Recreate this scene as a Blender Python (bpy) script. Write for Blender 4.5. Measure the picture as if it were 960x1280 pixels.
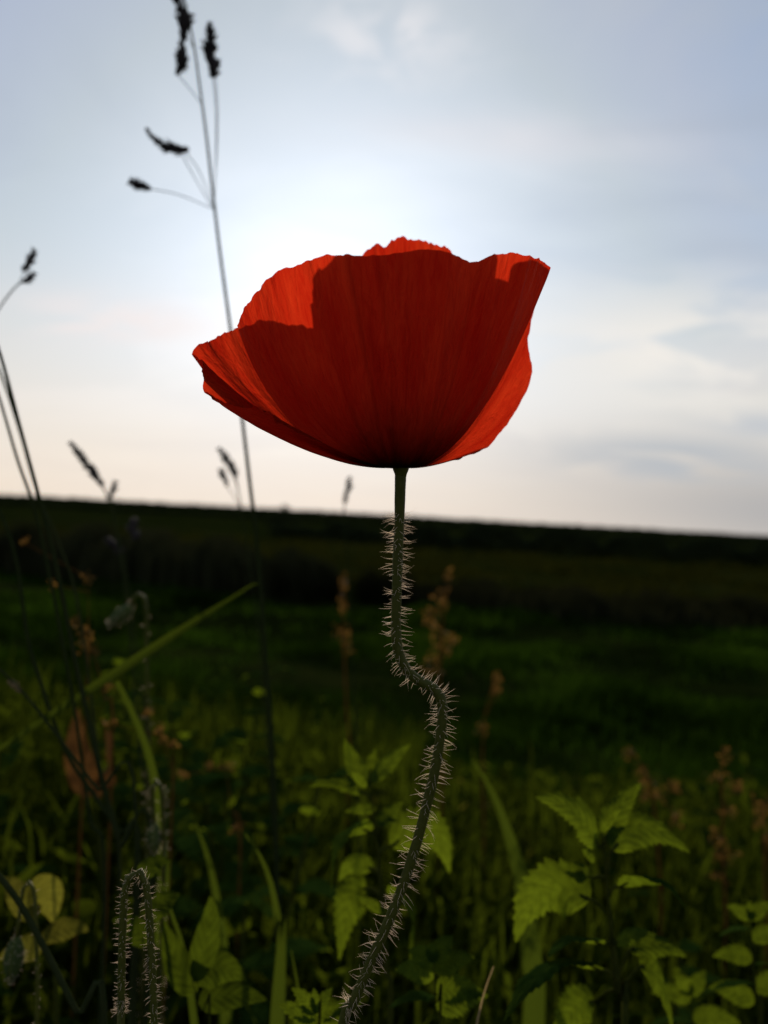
import bpy, math, random
import numpy as np
from mathutils import Vector, Matrix

for o in list(bpy.data.objects):
    bpy.data.objects.remove(o)
rng = np.random.default_rng(7)
random.seed(7)
scene = bpy.context.scene
COL = scene.collection

# ------------------------------------------------------------------ camera
FPX = 965.0                      # focal length in photograph pixels (960 x 1280)
EYE = np.array([0.0, 0.0, 0.52])
PITCH, ROLL = math.radians(0.36), math.radians(3.1)
_r0 = np.array([1.0, 0, 0]); FWD = np.array([0, math.cos(PITCH), math.sin(PITCH)])
_u0 = np.array([0, -math.sin(PITCH), math.cos(PITCH)])
UP = _u0*math.cos(ROLL) - _r0*math.sin(ROLL)
RT = _r0*math.cos(ROLL) + _u0*math.sin(ROLL)
cam_data = bpy.data.cameras.new('camera')
cam = bpy.data.objects.new('camera', cam_data); COL.objects.link(cam)
cam.matrix_world = Matrix(((RT[0], UP[0], -FWD[0], EYE[0]), (RT[1], UP[1], -FWD[1], EYE[1]),
                           (RT[2], UP[2], -FWD[2], EYE[2]), (0, 0, 0, 1)))
cam_data.sensor_fit = 'VERTICAL'; cam_data.lens = 26.0
cam_data.sensor_height = 26.0*1280/FPX
cam_data.clip_start = 0.01; cam_data.clip_end = 12000
cam_data.dof.use_dof = True; cam_data.dof.focus_distance = 0.19
cam_data.dof.aperture_fstop = 26.0/2.6
scene.camera = cam

def P(px, py, d):
    """point seen at photograph pixel (px, py), d metres in front of the lens"""
    return EYE + d*((px-480)/FPX*RT + (640-py)/FPX*UP + FWD)

# ------------------------------------------------------------------ light
SUN = P(425, 335, 1.0) - EYE; SUN = SUN/np.linalg.norm(SUN)
SUN_EL = math.asin(SUN[2]); SUN_AZ = math.atan2(SUN[0], SUN[1])
sun_data = bpy.data.lights.new('sun', 'SUN'); sun_data.energy = 5.0
sun_data.angle = math.radians(0.55); sun_data.color = (1.0, 0.86, 0.68)
sun = bpy.data.objects.new('sun', sun_data); COL.objects.link(sun)
sun.rotation_euler = Vector(SUN).to_track_quat('Z', 'Y').to_euler()
sun.location = (0, 4, 8)

world = bpy.data.worlds.new('World'); scene.world = world; world.use_nodes = True
WT = world.node_tree; WT.nodes.clear()
def wn(t, **kw):
    n = WT.nodes.new(t)
    for k, v in kw.items(): setattr(n, k, v)
    return n
wout = wn('ShaderNodeOutputWorld'); wbg = wn('ShaderNodeBackground')
wbg.inputs['Strength'].default_value = 0.145
sky = wn('ShaderNodeTexSky', sky_type='NISHITA')
sky.sun_disc = False; sky.sun_elevation = SUN_EL; sky.sun_rotation = SUN_AZ
sky.altitude = 0; sky.air_density = 1.0; sky.dust_density = 1.0; sky.ozone_density = 1.6
def wmath(op, a, b=None, clamp=False, c=0.0):
    n = wn('ShaderNodeMath', operation=op); n.use_clamp = clamp; n.inputs[2].default_value = c
    for i, v in enumerate((a, b)):
        if v is None: continue
        if isinstance(v, (int, float)): n.inputs[i].default_value = v
        else: WT.links.new(v, n.inputs[i])
    return n.outputs[0]
tc = wn('ShaderNodeTexCoord'); sep = wn('ShaderNodeSeparateXYZ')
WT.links.new(tc.outputs['Generated'], sep.inputs[0])
zz = wmath('ADD', wmath('MAXIMUM', sep.outputs[2], 0.0), 0.16)
cmb = wn('ShaderNodeCombineXYZ')
WT.links.new(wmath('DIVIDE', sep.outputs[0], zz), cmb.inputs[0])
WT.links.new(wmath('DIVIDE', sep.outputs[1], zz), cmb.inputs[1])
def cloud(loc, scl, detail, lo, hi, rough=0.55, dist=0.4, rot=0.0):
    m = wn('ShaderNodeMapping'); m.inputs['Location'].default_value = loc
    m.inputs['Scale'].default_value = scl; m.inputs['Rotation'].default_value = (0, 0, rot)
    WT.links.new(cmb.outputs[0], m.inputs[0])
    n = wn('ShaderNodeTexNoise'); n.inputs['Scale'].default_value = 1.0
    n.inputs['Detail'].default_value = detail; n.inputs['Roughness'].default_value = rough
    n.inputs['Distortion'].default_value = dist
    WT.links.new(m.outputs[0], n.inputs['Vector'])
    r = wn('ShaderNodeMapRange', interpolation_type='SMOOTHSTEP')
    r.inputs['From Min'].default_value = lo; r.inputs['From Max'].default_value = hi
    WT.links.new(n.outputs['Fac'], r.inputs['Value'])
    return r.outputs['Result']
thin = cloud((3.1, 1.7, 0), (0.55, 0.9, 1), 5, 0.18, 0.66, rot=0.35)      # veil of high thin cloud
puff = cloud((8.3, 2.2, 0), (0.9, 1.3, 1), 6, 0.47, 0.66, 0.55, 0.9)      # brighter banks
dark = cloud((1.6, 6.4, 0), (0.8, 1.3, 1), 5, 0.50, 0.70, 0.5, 0.7)       # thicker grey-blue banks
bw = wn('ShaderNodeRGBToBW'); WT.links.new(sky.outputs[0], bw.inputs[0])
def wtint(val, col):
    n = wn('ShaderNodeMix', data_type='RGBA', blend_type='MULTIPLY')
    n.inputs['Factor'].default_value = 1.0
    WT.links.new(val, n.inputs['A']); n.inputs['B'].default_value = (*col, 1)
    return n.outputs['Result']
def wmix(fac, a, b):
    n = wn('ShaderNodeMix', data_type='RGBA')
    WT.links.new(fac, n.inputs['Factor']); WT.links.new(a, n.inputs['A']); WT.links.new(b, n.inputs['B'])
    return n.outputs['Result']
# a high thin overcast evens the clear sky out: its light follows the clear sky's, with far less contrast
def wvec(op, a, b):
    n = wn('ShaderNodeVectorMath', operation=op); WT.links.new(a, n.inputs[0])
    WT.links.new(b, n.inputs['Scale'] if op == 'SCALE' else n.inputs[1]); return n.outputs[0]
veil_l = wmath('MULTIPLY', wmath('POWER', bw.outputs[0], 0.46), 2.85)
chroma = wn('ShaderNodeMix', data_type='RGBA'); chroma.inputs['Factor'].default_value = 0.9
chroma.inputs['A'].default_value = (0.95, 1.0, 1.1, 1); cmax = wn('ShaderNodeVectorMath', operation='MAXIMUM'); cmax.inputs[1].default_value = (0.72, 0.9, 1.11)
cmin = wn('ShaderNodeVectorMath', operation='MINIMUM'); cmin.inputs[1].default_value = (0.88, 1.3, 2.0)
WT.links.new(wvec('DIVIDE', sky.outputs[0], bw.outputs[0]), cmax.inputs[0]); WT.links.new(cmax.outputs[0], cmin.inputs[0])
WT.links.new(cmin.outputs[0], chroma.inputs['B'])
veil = wvec('SCALE', chroma.outputs['Result'], veil_l)
c0 = wmix(wmath('MULTIPLY_ADD', thin, 0.08, c=0.92), sky.outputs[0], veil)
low = wn('ShaderNodeMapRange', interpolation_type='SMOOTHSTEP')          # dusty layer of air low over the land
low.inputs['From Min'].default_value = 0.34; low.inputs['From Max'].default_value = -0.04
low.inputs['To Max'].default_value = 0.9
WT.links.new(sep.outputs[2], low.inputs['Value'])
dust = wn('ShaderNodeRGB'); dust.outputs[0].default_value = (10.0, 8.4, 6.6, 1)
c1 = c0
c2 = wmix(wmath('MULTIPLY', puff, 0.6), c1, wtint(veil_l, (1.03, 1.11, 1.21)))
c3 = wmix(wmath('MULTIPLY', dark, 0.5), c2, wtint(veil_l, (0.74, 0.84, 1.0)))
c4 = wmix(low.outputs['Result'], c3, dust.outputs[0])
# single banks of cloud low over the fields: where they stand (sideways and up, as slopes from the eye), how far they reach
sky_y = wmath('MAXIMUM', sep.outputs[1], 0.05); su = wmath('DIVIDE', sep.outputs[0], sky_y); sw = wmath('DIVIDE', sep.outputs[2], sky_y)
ahead = wmath('GREATER_THAN', sep.outputs[1], 0.05)
def bank(base, u0, w0, ru, rw, col, amount, scl, seed, lo=0.36, hi=0.62):
    v = wn('ShaderNodeCombineXYZ'); WT.links.new(wmath('MULTIPLY', su, scl[0]), v.inputs[0]); WT.links.new(wmath('MULTIPLY', sw, scl[1]), v.inputs[1]); v.inputs[2].default_value = seed
    n = wn('ShaderNodeTexNoise'); n.inputs['Scale'].default_value = 1.0; n.inputs['Detail'].default_value = 3; n.inputs['Distortion'].default_value = 0.8
    WT.links.new(v.outputs[0], n.inputs['Vector'])
    a = wmath('DIVIDE', wmath('SUBTRACT', su, u0), ru); b = wmath('DIVIDE', wmath('SUBTRACT', sw, w0), rw)
    r2 = wmath('ADD', wmath('MULTIPLY', a, a), wmath('MULTIPLY', b, b))
    g = wmath('POWER', 2.718, wmath('MULTIPLY', r2, -1.0))
    r = wn('ShaderNodeMapRange', interpolation_type='SMOOTHSTEP'); r.inputs['From Min'].default_value = lo; r.inputs['From Max'].default_value = hi
    WT.links.new(n.outputs['Fac'], r.inputs['Value'])
    f = wmath('MULTIPLY', wmath('MULTIPLY', wmath('MULTIPLY', g, r.outputs['Result']), amount), ahead, clamp=True)
    c = wn('ShaderNodeRGB'); c.outputs[0].default_value = (*col, 1)
    return wmix(f, base, c.outputs[0])
c5 = bank(c4, 0.40, 0.235, 0.22, 0.075, (10.2, 9.7, 9.0), 0.9, (4.5, 15), 2.3, 0.38, 0.60)
c5 = bank(c5, -0.37, 0.235, 0.13, 0.028, (10.8, 9.4, 9.0), 0.8, (5, 16), 5.1)
c5 = bank(c5, -0.03, 0.62, 0.10, 0.05, (10.8, 10.3, 10.3), 0.6, (12, 17), 7.7, 0.34, 0.70)
c5 = bank(c5, 0.14, 0.50, 0.20, 0.03, (9.3, 9.0, 9.3), 0.5, (4, 12), 4.4)
c5 = bank(c5, 0.62, 0.035, 0.42, 0.075, (4.6, 4.6, 4.7), 0.95, (2.5, 9), 9.2, 0.05, 0.45)
c5 = bank(c5, 0.38, 0.095, 0.17, 0.030, (4.9, 5.4, 6.0), 0.9, (5, 20), 3.9, 0.30, 0.55)
c5 = bank(c5, 0.50, 0.145, 0.10, 0.018, (5.6, 6.1, 6.8), 0.7, (5, 18), 6.3)
WT.links.new(c5, wbg.inputs['Color']); WT.links.new(wbg.outputs[0], wout.inputs[0])

vs = scene.view_settings
vs.view_transform = 'Standard'; vs.look = 'None'; vs.exposure = -0.7; vs.gamma = 1.0
vs.use_curve_mapping = False
scene.cycles.max_bounces = 8; scene.cycles.diffuse_bounces = 4
scene.cycles.transmission_bounces = 6; scene.cycles.glossy_bounces = 3
scene.cycles.sample_clamp_indirect = 6.0

# ------------------------------------------------------------------ materials
def new_mat(name):
    m = bpy.data.materials.new(name); m.use_nodes = True
    m.node_tree.nodes.clear(); return m, m.node_tree
def N(t, typ, **kw):
    n = t.nodes.new(typ)
    for k, v in kw.items(): setattr(n, k, v)
    return n
def leaf_mat(name, ca, cb, trans, fac=0.45, rough=0.6, scale=220.0, spec=0.05, streak=None, bump=0.25, veins=False, lo=0.5, hi=1.3):
    m, t = new_mat(name)
    out = N(t, 'ShaderNodeOutputMaterial'); mix = N(t, 'ShaderNodeMixShader'); mix.inputs[0].default_value = fac
    p = N(t, 'ShaderNodeBsdfPrincipled'); p.inputs['Roughness'].default_value = rough
    p.inputs['Specular IOR Level'].default_value = spec
    tr = N(t, 'ShaderNodeBsdfTranslucent')
    co = N(t, 'ShaderNodeTexCoord'); no = N(t, 'ShaderNodeTexNoise')
    no.inputs['Detail'].default_value = 5; no.inputs['Scale'].default_value = scale
    if streak:
        mp = N(t, 'ShaderNodeMapping'); mp.inputs['Scale'].default_value = streak
        t.links.new(co.outputs['UV'], mp.inputs[0]); t.links.new(mp.outputs[0], no.inputs['Vector'])
        no.inputs['Scale'].default_value = 1.0
    else:
        t.links.new(co.outputs['Object'], no.inputs['Vector'])
    info = N(t, 'ShaderNodeObjectInfo')
    ad = N(t, 'ShaderNodeMath', operation='MULTIPLY_ADD')
    t.links.new(info.outputs['Random'], ad.inputs[0]); ad.inputs[1].default_value = 0.5
    t.links.new(no.outputs['Fac'], ad.inputs[2])
    rp = N(t, 'ShaderNodeMapRange'); rp.inputs['From Min'].default_value = 0.35; rp.inputs['From Max'].default_value = 1.1
    t.links.new(ad.outputs[0], rp.inputs['Value'])
    cm = N(t, 'ShaderNodeMix', data_type='RGBA')
    cm.inputs['A'].default_value = (*ca, 1); cm.inputs['B'].default_value = (*cb, 1)
    t.links.new(rp.outputs['Result'], cm.inputs['Factor'])
    t.links.new(cm.outputs['Result'], p.inputs['Base Color'])
    tm = N(t, 'ShaderNodeMix', data_type='RGBA', blend_type='MULTIPLY'); tm.inputs['Factor'].default_value = 0.6 if lo > 0.3 else 1.0
    tm.inputs['A'].default_value = (*trans, 1)
    rr = N(t, 'ShaderNodeMapRange'); rr.inputs['To Min'].default_value = lo; rr.inputs['To Max'].default_value = hi
    rr.inputs['From Min'].default_value = 0.3; rr.inputs['From Max'].default_value = 0.75
    t.links.new(no.outputs['Fac'], rr.inputs['Value'])
    t.links.new(rr.outputs['Result'], tm.inputs['B'])
    t.links.new(tm.outputs['Result'], tr.inputs['Color'])
    bp = N(t, 'ShaderNodeBump'); bp.inputs['Strength'].default_value = bump; bp.inputs['Distance'].default_value = 0.001
    t.links.new(no.outputs['Fac'], bp.inputs['Height'])
    if veins:        # side veins running obliquely from the midrib towards the edge
        sx = N(t, 'ShaderNodeSeparateXYZ'); t.links.new(co.outputs['UV'], sx.inputs[0])
        a = N(t, 'ShaderNodeMath', operation='SUBTRACT'); t.links.new(sx.outputs[0], a.inputs[0]); a.inputs[1].default_value = 0.5
        b = N(t, 'ShaderNodeMath', operation='ABSOLUTE'); t.links.new(a.outputs[0], b.inputs[0])
        c = N(t, 'ShaderNodeMath', operation='MULTIPLY_ADD'); t.links.new(b.outputs[0], c.inputs[0])
        c.inputs[1].default_value = -0.45; t.links.new(sx.outputs[1], c.inputs[2])
        d = N(t, 'ShaderNodeMath', operation='MULTIPLY'); t.links.new(c.outputs[0], d.inputs[0]); d.inputs[1].default_value = 2*math.pi*7
        e = N(t, 'ShaderNodeMath', operation='SINE'); t.links.new(d.outputs[0], e.inputs[0])
        vr = N(t, 'ShaderNodeMapRange', interpolation_type='SMOOTHSTEP'); vr.inputs['From Min'].default_value = -1.0; vr.inputs['From Max'].default_value = -0.3
        vr.inputs['To Min'].default_value = 0.78; vr.inputs['To Max'].default_value = 1.0
        t.links.new(e.outputs[0], vr.inputs['Value'])
        vm = N(t, 'ShaderNodeMix', data_type='RGBA', blend_type='MULTIPLY'); vm.inputs['Factor'].default_value = 1.0
        t.links.new(tm.outputs['Result'], vm.inputs['A']); t.links.new(vr.outputs['Result'], vm.inputs['B'])
        t.links.new(vm.outputs['Result'], tr.inputs['Color'])
        b2 = N(t, 'ShaderNodeBump'); b2.inputs['Strength'].default_value = 0.2; b2.inputs['Distance'].default_value = 0.0003
        t.links.new(e.outputs[0], b2.inputs['Height']); t.links.new(bp.outputs[0], b2.inputs['Normal'])
        bp = b2
    t.links.new(bp.outputs[0], p.inputs['Normal']); t.links.new(bp.outputs[0], tr.inputs['Normal'])
    t.links.new(p.outputs[0], mix.inputs[1]); t.links.new(tr.outputs[0], mix.inputs[2])
    t.links.new(mix.outputs[0], out.inputs[0])
    return m

def petal_mat():
    m, t = new_mat('poppy_petal')
    out = N(t, 'ShaderNodeOutputMaterial'); mix = N(t, 'ShaderNodeMixShader'); mix.inputs[0].default_value = 0.57
    p = N(t, 'ShaderNodeBsdfPrincipled'); p.inputs['Roughness'].default_value = 0.6
    p.inputs['Specular IOR Level'].default_value = 0.02
    tr = N(t, 'ShaderNodeBsdfTranslucent')
    co = N(t, 'ShaderNodeTexCoord')
    mp = N(t, 'ShaderNodeMapping'); mp.inputs['Scale'].default_value = (70, 7, 1)
    t.links.new(co.outputs['UV'], mp.inputs[0])
    no = N(t, 'ShaderNodeTexNoise'); no.inputs['Scale'].default_value = 1.0; no.inputs['Detail'].default_value = 6
    no.inputs['Distortion'].default_value = 1.6
    t.links.new(mp.outputs[0], no.inputs['Vector'])
    n2 = N(t, 'ShaderNodeTexNoise'); n2.inputs['Scale'].default_value = 1.0; n2.inputs['Detail'].default_value = 4; n2.inputs['Distortion'].default_value = 0.5
    m2 = N(t, 'ShaderNodeMapping'); m2.inputs['Scale'].default_value = (9, 2.2, 1)
    t.links.new(co.outputs['UV'], m2.inputs[0]); t.links.new(m2.outputs[0], n2.inputs['Vector'])
    cm = N(t, 'ShaderNodeMix', data_type='RGBA')
    cm.inputs['A'].default_value = (0.56, 0.008, 0.003, 1); cm.inputs['B'].default_value = (0.88, 0.058, 0.013, 1)
    pg = N(t, 'ShaderNodeMath', operation='MULTIPLY_ADD'); t.links.new(n2.outputs['Fac'], pg.inputs[0]); pg.inputs[1].default_value = 1.3; pg.inputs[2].default_value = -0.65
    pf = N(t, 'ShaderNodeMath', operation='ADD'); pf.use_clamp = True
    t.links.new(no.outputs['Fac'], pf.inputs[0]); t.links.new(pg.outputs[0], pf.inputs[1]); t.links.new(pf.outputs[0], cm.inputs['Factor'])
    # black blotch at the foot of a petal
    sx = N(t, 'ShaderNodeSeparateXYZ'); t.links.new(co.outputs['UV'], sx.inputs[0])
    ad = N(t, 'ShaderNodeMath', operation='MULTIPLY_ADD'); t.links.new(n2.outputs['Fac'], ad.inputs[0])
    ad.inputs[1].default_value = 0.12; t.links.new(sx.outputs[1], ad.inputs[2])
    bl = N(t, 'ShaderNodeMapRange', interpolation_type='SMOOTHSTEP')
    bl.inputs['From Min'].default_value = 0.10; bl.inputs['From Max'].default_value = 0.42
    t.links.new(ad.outputs[0], bl.inputs['Value'])
    c2 = N(t, 'ShaderNodeMix', data_type='RGBA'); c2.inputs['A'].default_value = (0.02, 0.001, 0.002, 1)
    t.links.new(bl.outputs['Result'], c2.inputs['Factor']); t.links.new(cm.outputs['Result'], c2.inputs['B'])
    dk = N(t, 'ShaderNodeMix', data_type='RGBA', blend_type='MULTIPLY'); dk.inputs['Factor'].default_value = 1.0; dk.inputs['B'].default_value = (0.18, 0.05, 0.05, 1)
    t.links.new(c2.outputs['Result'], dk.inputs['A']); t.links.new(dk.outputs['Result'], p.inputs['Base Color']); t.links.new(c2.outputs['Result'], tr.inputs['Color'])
    b0 = N(t, 'ShaderNodeBump'); b0.inputs['Strength'].default_value = 0.6; b0.inputs['Distance'].default_value = 0.0006
    t.links.new(no.outputs['Fac'], b0.inputs['Height'])
    m3 = N(t, 'ShaderNodeMapping'); m3.inputs['Scale'].default_value = (26, 9, 1); t.links.new(co.outputs['UV'], m3.inputs[0])
    n3 = N(t, 'ShaderNodeTexNoise'); n3.inputs['Scale'].default_value = 1.0; n3.inputs['Detail'].default_value = 3; n3.inputs['Distortion'].default_value = 1.2
    t.links.new(m3.outputs[0], n3.inputs['Vector'])
    bp = N(t, 'ShaderNodeBump'); bp.inputs['Strength'].default_value = 0.45; bp.inputs['Distance'].default_value = 0.0016
    t.links.new(n3.outputs['Fac'], bp.inputs['Height']); t.links.new(b0.outputs[0], bp.inputs['Normal'])
    t.links.new(bp.outputs[0], p.inputs['Normal']); t.links.new(bp.outputs[0], tr.inputs['Normal'])
    t.links.new(p.outputs[0], mix.inputs[1]); t.links.new(tr.outputs[0], mix.inputs[2])
    t.links.new(mix.outputs[0], out.inputs[0])
    return m

def ground_mat(name, cols, s1, s2, bump):
    m, t = new_mat(name)
    out = N(t, 'ShaderNodeOutputMaterial'); p = N(t, 'ShaderNodeBsdfPrincipled')
    p.inputs['Roughness'].default_value = 0.95; p.inputs['Specular IOR Level'].default_value = 0.0
    co = N(t, 'ShaderNodeTexCoord')
    mp = N(t, 'ShaderNodeMapping'); mp.inputs['Scale'].default_value = (s1*0.35, s1, s1); t.links.new(co.outputs['Object'], mp.inputs[0])
    a = N(t, 'ShaderNodeTexNoise'); a.inputs['Scale'].default_value = 1.0; a.inputs['Detail'].default_value = 8
    t.links.new(mp.outputs[0], a.inputs['Vector'])
    b = N(t, 'ShaderNodeTexNoise'); b.inputs['Scale'].default_value = s2; b.inputs['Detail'].default_value = 6
    t.links.new(co.outputs['Object'], b.inputs['Vector'])
    ad = N(t, 'ShaderNodeMath', operation='MULTIPLY_ADD'); ad.inputs[1].default_value = 0.6
    t.links.new(b.outputs['Fac'], ad.inputs[0]); t.links.new(a.outputs['Fac'], ad.inputs[2])
    cr = N(t, 'ShaderNodeValToRGB')
    e = cr.color_ramp.elements
    e[0].position = 0.55; e[0].color = (*cols[0], 1); e[1].position = 1.05; e[1].color = (*cols[2], 1)
    k = e.new(0.8); k.color = (*cols[1], 1)
    t.links.new(ad.outputs[0], cr.inputs[0]); t.links.new(cr.outputs[0], p.inputs['Base Color'])
    bp = N(t, 'ShaderNodeBump'); bp.inputs['Strength'].default_value = bump; bp.inputs['Distance'].default_value = 0.08
    t.links.new(b.outputs['Fac'], bp.inputs['Height']); t.links.new(bp.outputs[0], p.inputs['Normal'])
    t.links.new(p.outputs[0], out.inputs[0])
    return m

M_PETAL = petal_mat()
M_STEM = leaf_mat('poppy_stem', (0.045, 0.05, 0.008), (0.075, 0.08, 0.014), (0.16, 0.17, 0.02), 0.15, 0.5, 700, 0.1)
M_HAIR = leaf_mat('stem_bristle', (0.9, 0.72, 0.58), (0.95, 0.8, 0.66), (1.0, 0.88, 0.74), 0.92, 0.25, 300, 0.5, bump=0)
M_CAPS = leaf_mat('seed_capsule', (0.06, 0.09, 0.03), (0.1, 0.13, 0.05), (0.1, 0.13, 0.04), 0.1, 0.6, 500)
M_STAM = leaf_mat('stamen', (0.012, 0.008, 0.014), (0.03, 0.02, 0.03), (0.03, 0.02, 0.03), 0.1, 0.7, 500)
M_BUD = leaf_mat('bud_sepal', (0.03, 0.05, 0.015), (0.06, 0.08, 0.025), (0.15, 0.18, 0.03), 0.15, 0.6, 600)
M_NETTLE = leaf_mat('nettle_leaf', (0.008, 0.022, 0.004), (0.022, 0.046, 0.007), (0.15, 0.205, 0.008), 0.5, 0.6, 350, 0.0, veins=True)
M_NSTEM = leaf_mat('nettle_stem', (0.018, 0.026, 0.005), (0.045, 0.052, 0.01), (0.16, 0.18, 0.02), 0.3, 0.7, 400, 0.0)
M_WEED = leaf_mat('weed_leaf', (0.008, 0.018, 0.003), (0.02, 0.036, 0.005), (0.10, 0.14, 0.007), 0.48, 0.8, 200, 0.0, veins=True)
M_WEED2 = leaf_mat('weed_leaf_yellowish', (0.025, 0.03, 0.006), (0.05, 0.052, 0.01), (0.22, 0.21, 0.022), 0.5, 0.7, 200, 0.0, veins=True)
M_BLADE = leaf_mat('grass_blade', (0.007, 0.017, 0.003), (0.02, 0.034, 0.004), (0.075, 0.105, 0.008), 0.45, 0.6, 60, 0.0, streak=(40, 1.5, 1))
M_UNDER = leaf_mat('undergrowth_blade', (0.005, 0.011, 0.001), (0.020, 0.032, 0.003), (0.085, 0.115, 0.006), 0.45, 0.7, 11, 0.0, bump=0, lo=0.0, hi=1.35)
M_COVER = leaf_mat('ground_cover_leaf', (0.005, 0.011, 0.001), (0.019, 0.032, 0.003), (0.085, 0.115, 0.006), 0.45, 0.8, 13, 0.0, bump=0, lo=0.0, hi=1.35)
M_CULM = leaf_mat('grass_culm', (0.018, 0.026, 0.008), (0.032, 0.038, 0.014), (0.08, 0.1, 0.02), 0.12, 0.7, 300, 0.0)
M_SPIKE = leaf_mat('grass_spikelet', (0.030, 0.026, 0.030), (0.055, 0.045, 0.04), (0.10, 0.07, 0.05), 0.15, 0.7, 500)
M_STRAW = leaf_mat('dry_grass', (0.16, 0.11, 0.05), (0.26, 0.19, 0.09), (0.4, 0.28, 0.12), 0.4, 0.6, 60, 0.2, streak=(40, 2, 1))
M_DOCK = leaf_mat('dock_seed', (0.05, 0.028, 0.008), (0.10, 0.056, 0.014), (0.26, 0.135, 0.03), 0.45, 0.7, 300)
M_DOCKLEAF = leaf_mat('withered_dock_leaf', (0.04, 0.018, 0.006), (0.03, 0.025, 0.006), (0.10, 0.045, 0.012), 0.5, 0.6, 120, veins=True)
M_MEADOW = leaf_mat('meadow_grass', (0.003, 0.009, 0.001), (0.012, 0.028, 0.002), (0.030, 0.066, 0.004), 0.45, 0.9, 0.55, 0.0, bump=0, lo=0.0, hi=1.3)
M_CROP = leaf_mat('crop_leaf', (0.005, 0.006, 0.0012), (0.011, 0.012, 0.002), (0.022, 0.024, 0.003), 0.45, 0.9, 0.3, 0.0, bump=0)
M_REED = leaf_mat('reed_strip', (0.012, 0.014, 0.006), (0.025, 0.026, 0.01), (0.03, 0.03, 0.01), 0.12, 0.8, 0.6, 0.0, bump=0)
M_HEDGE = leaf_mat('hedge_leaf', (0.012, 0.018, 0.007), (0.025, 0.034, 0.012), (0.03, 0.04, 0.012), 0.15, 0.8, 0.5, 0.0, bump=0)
M_BARK = leaf_mat('bark', (0.03, 0.022, 0.015), (0.05, 0.04, 0.03), (0.01, 0.01, 0.01), 0.0, 0.9, 10)
M_GROUND = ground_mat('field', ((0.003, 0.005, 0.001), (0.008, 0.012, 0.002), (0.015, 0.017, 0.004)), 0.35, 3.0, 0.6)

# ------------------------------------------------------------------ helpers
def origin(o):
    v = np.zeros(3)
    while o is not None:
        v = v+np.array(o.location); o = o.parent
    return v
def mesh_obj(name, V, F, mat, parent=None, uv=None, smooth=True, kind=None, label=None):
    V = np.asarray(V, float)
    if parent is not None: V = V - origin(parent)
    me = bpy.data.meshes.new(name)
    me.from_pydata(V.tolist(), [], F if isinstance(F, list) else F.tolist())
    if uv is not None:
        li = np.empty(len(me.loops), dtype=np.int32); me.loops.foreach_get('vertex_index', li)
        l = me.uv_layers.new(name='UVMap'); l.data.foreach_set('uv', np.asarray(uv, dtype=np.float32)[li].ravel())
    if smooth: me.polygons.foreach_set('use_smooth', [True]*len(me.polygons))
    me.materials.append(mat); me.update()
    o = bpy.data.objects.new(name, me); COL.objects.link(o)
    if parent is not None: o.parent = parent
    if kind: o['kind'] = kind
    if label: o['label'] = label
    return o
def fast_mesh(name, V, tris, mat, uv=None, kind='stuff', parent=None):
    V = np.asarray(V, np.float32)
    if parent is not None: V = V - origin(parent).astype(np.float32)
    tris = np.asarray(tris, np.int32)
    me = bpy.data.meshes.new(name); me.vertices.add(len(V)); me.vertices.foreach_set('co', V.ravel())
    me.loops.add(tris.size); me.loops.foreach_set('vertex_index', tris.ravel())
    me.polygons.add(len(tris)); me.polygons.foreach_set('loop_start', np.arange(0, tris.size, 3, dtype=np.int32))
    me.update(calc_edges=True)
    if uv is not None:
        l = me.uv_layers.new(name='UVMap'); l.data.foreach_set('uv', np.asarray(uv, np.float32)[tris.ravel()].ravel())
    me.materials.append(mat)
    o = bpy.data.objects.new(name, me); COL.objects.link(o)
    if parent is not None: o.parent = parent
    if kind: o['kind'] = kind
    return o
def thing(name, label, cat, loc, group=None):
    o = bpy.data.objects.new(name, None); COL.objects.link(o)
    o.empty_display_size = 0.02; o.location = [float(v) for v in loc]
    o['label'] = label; o['category'] = cat
    if group: o['group'] = group
    return o
def nrm(v):
    v = np.asarray(v, float); return v/np.maximum(np.linalg.norm(v, axis=-1, keepdims=True), 1e-12)
def spline(pts, n, closed=False):
    """Catmull-Rom through pts (k, m) resampled to n points"""
    pts = np.asarray(pts, float)
    if len(pts) == 2: pts = np.array([pts[0], (pts[0]+pts[1])/2, pts[1]])
    e = np.vstack([2*pts[0]-pts[1], pts, 2*pts[-1]-pts[-2]])
    seg = np.linalg.norm(np.diff(pts[:, :3], axis=0), axis=1)+1e-9
    cum = np.concatenate([[0], np.cumsum(seg)]); s = np.linspace(0, cum[-1], n)
    i = np.clip(np.searchsorted(cum, s, side='right')-1, 0, len(pts)-2)
    t = ((s-cum[i])/seg[i])[:, None]
    p0, p1, p2, p3 = e[i], e[i+1], e[i+2], e[i+3]
    return 0.5*((2*p1)+(-p0+p2)*t+(2*p0-5*p1+4*p2-p3)*t*t+(-p0+3*p1-3*p2+p3)*t**3)
def frames(C):
    T = nrm(np.gradient(C, axis=0)); n = np.cross(T[0], [0.3, 1, 0.2]); A = [nrm(n)]
    for k in range(1, len(C)):
        a = A[-1]-T[k]*np.dot(A[-1], T[k]); A.append(nrm(a))
    A = np.array(A); return T, A, np.cross(T, A)
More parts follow.
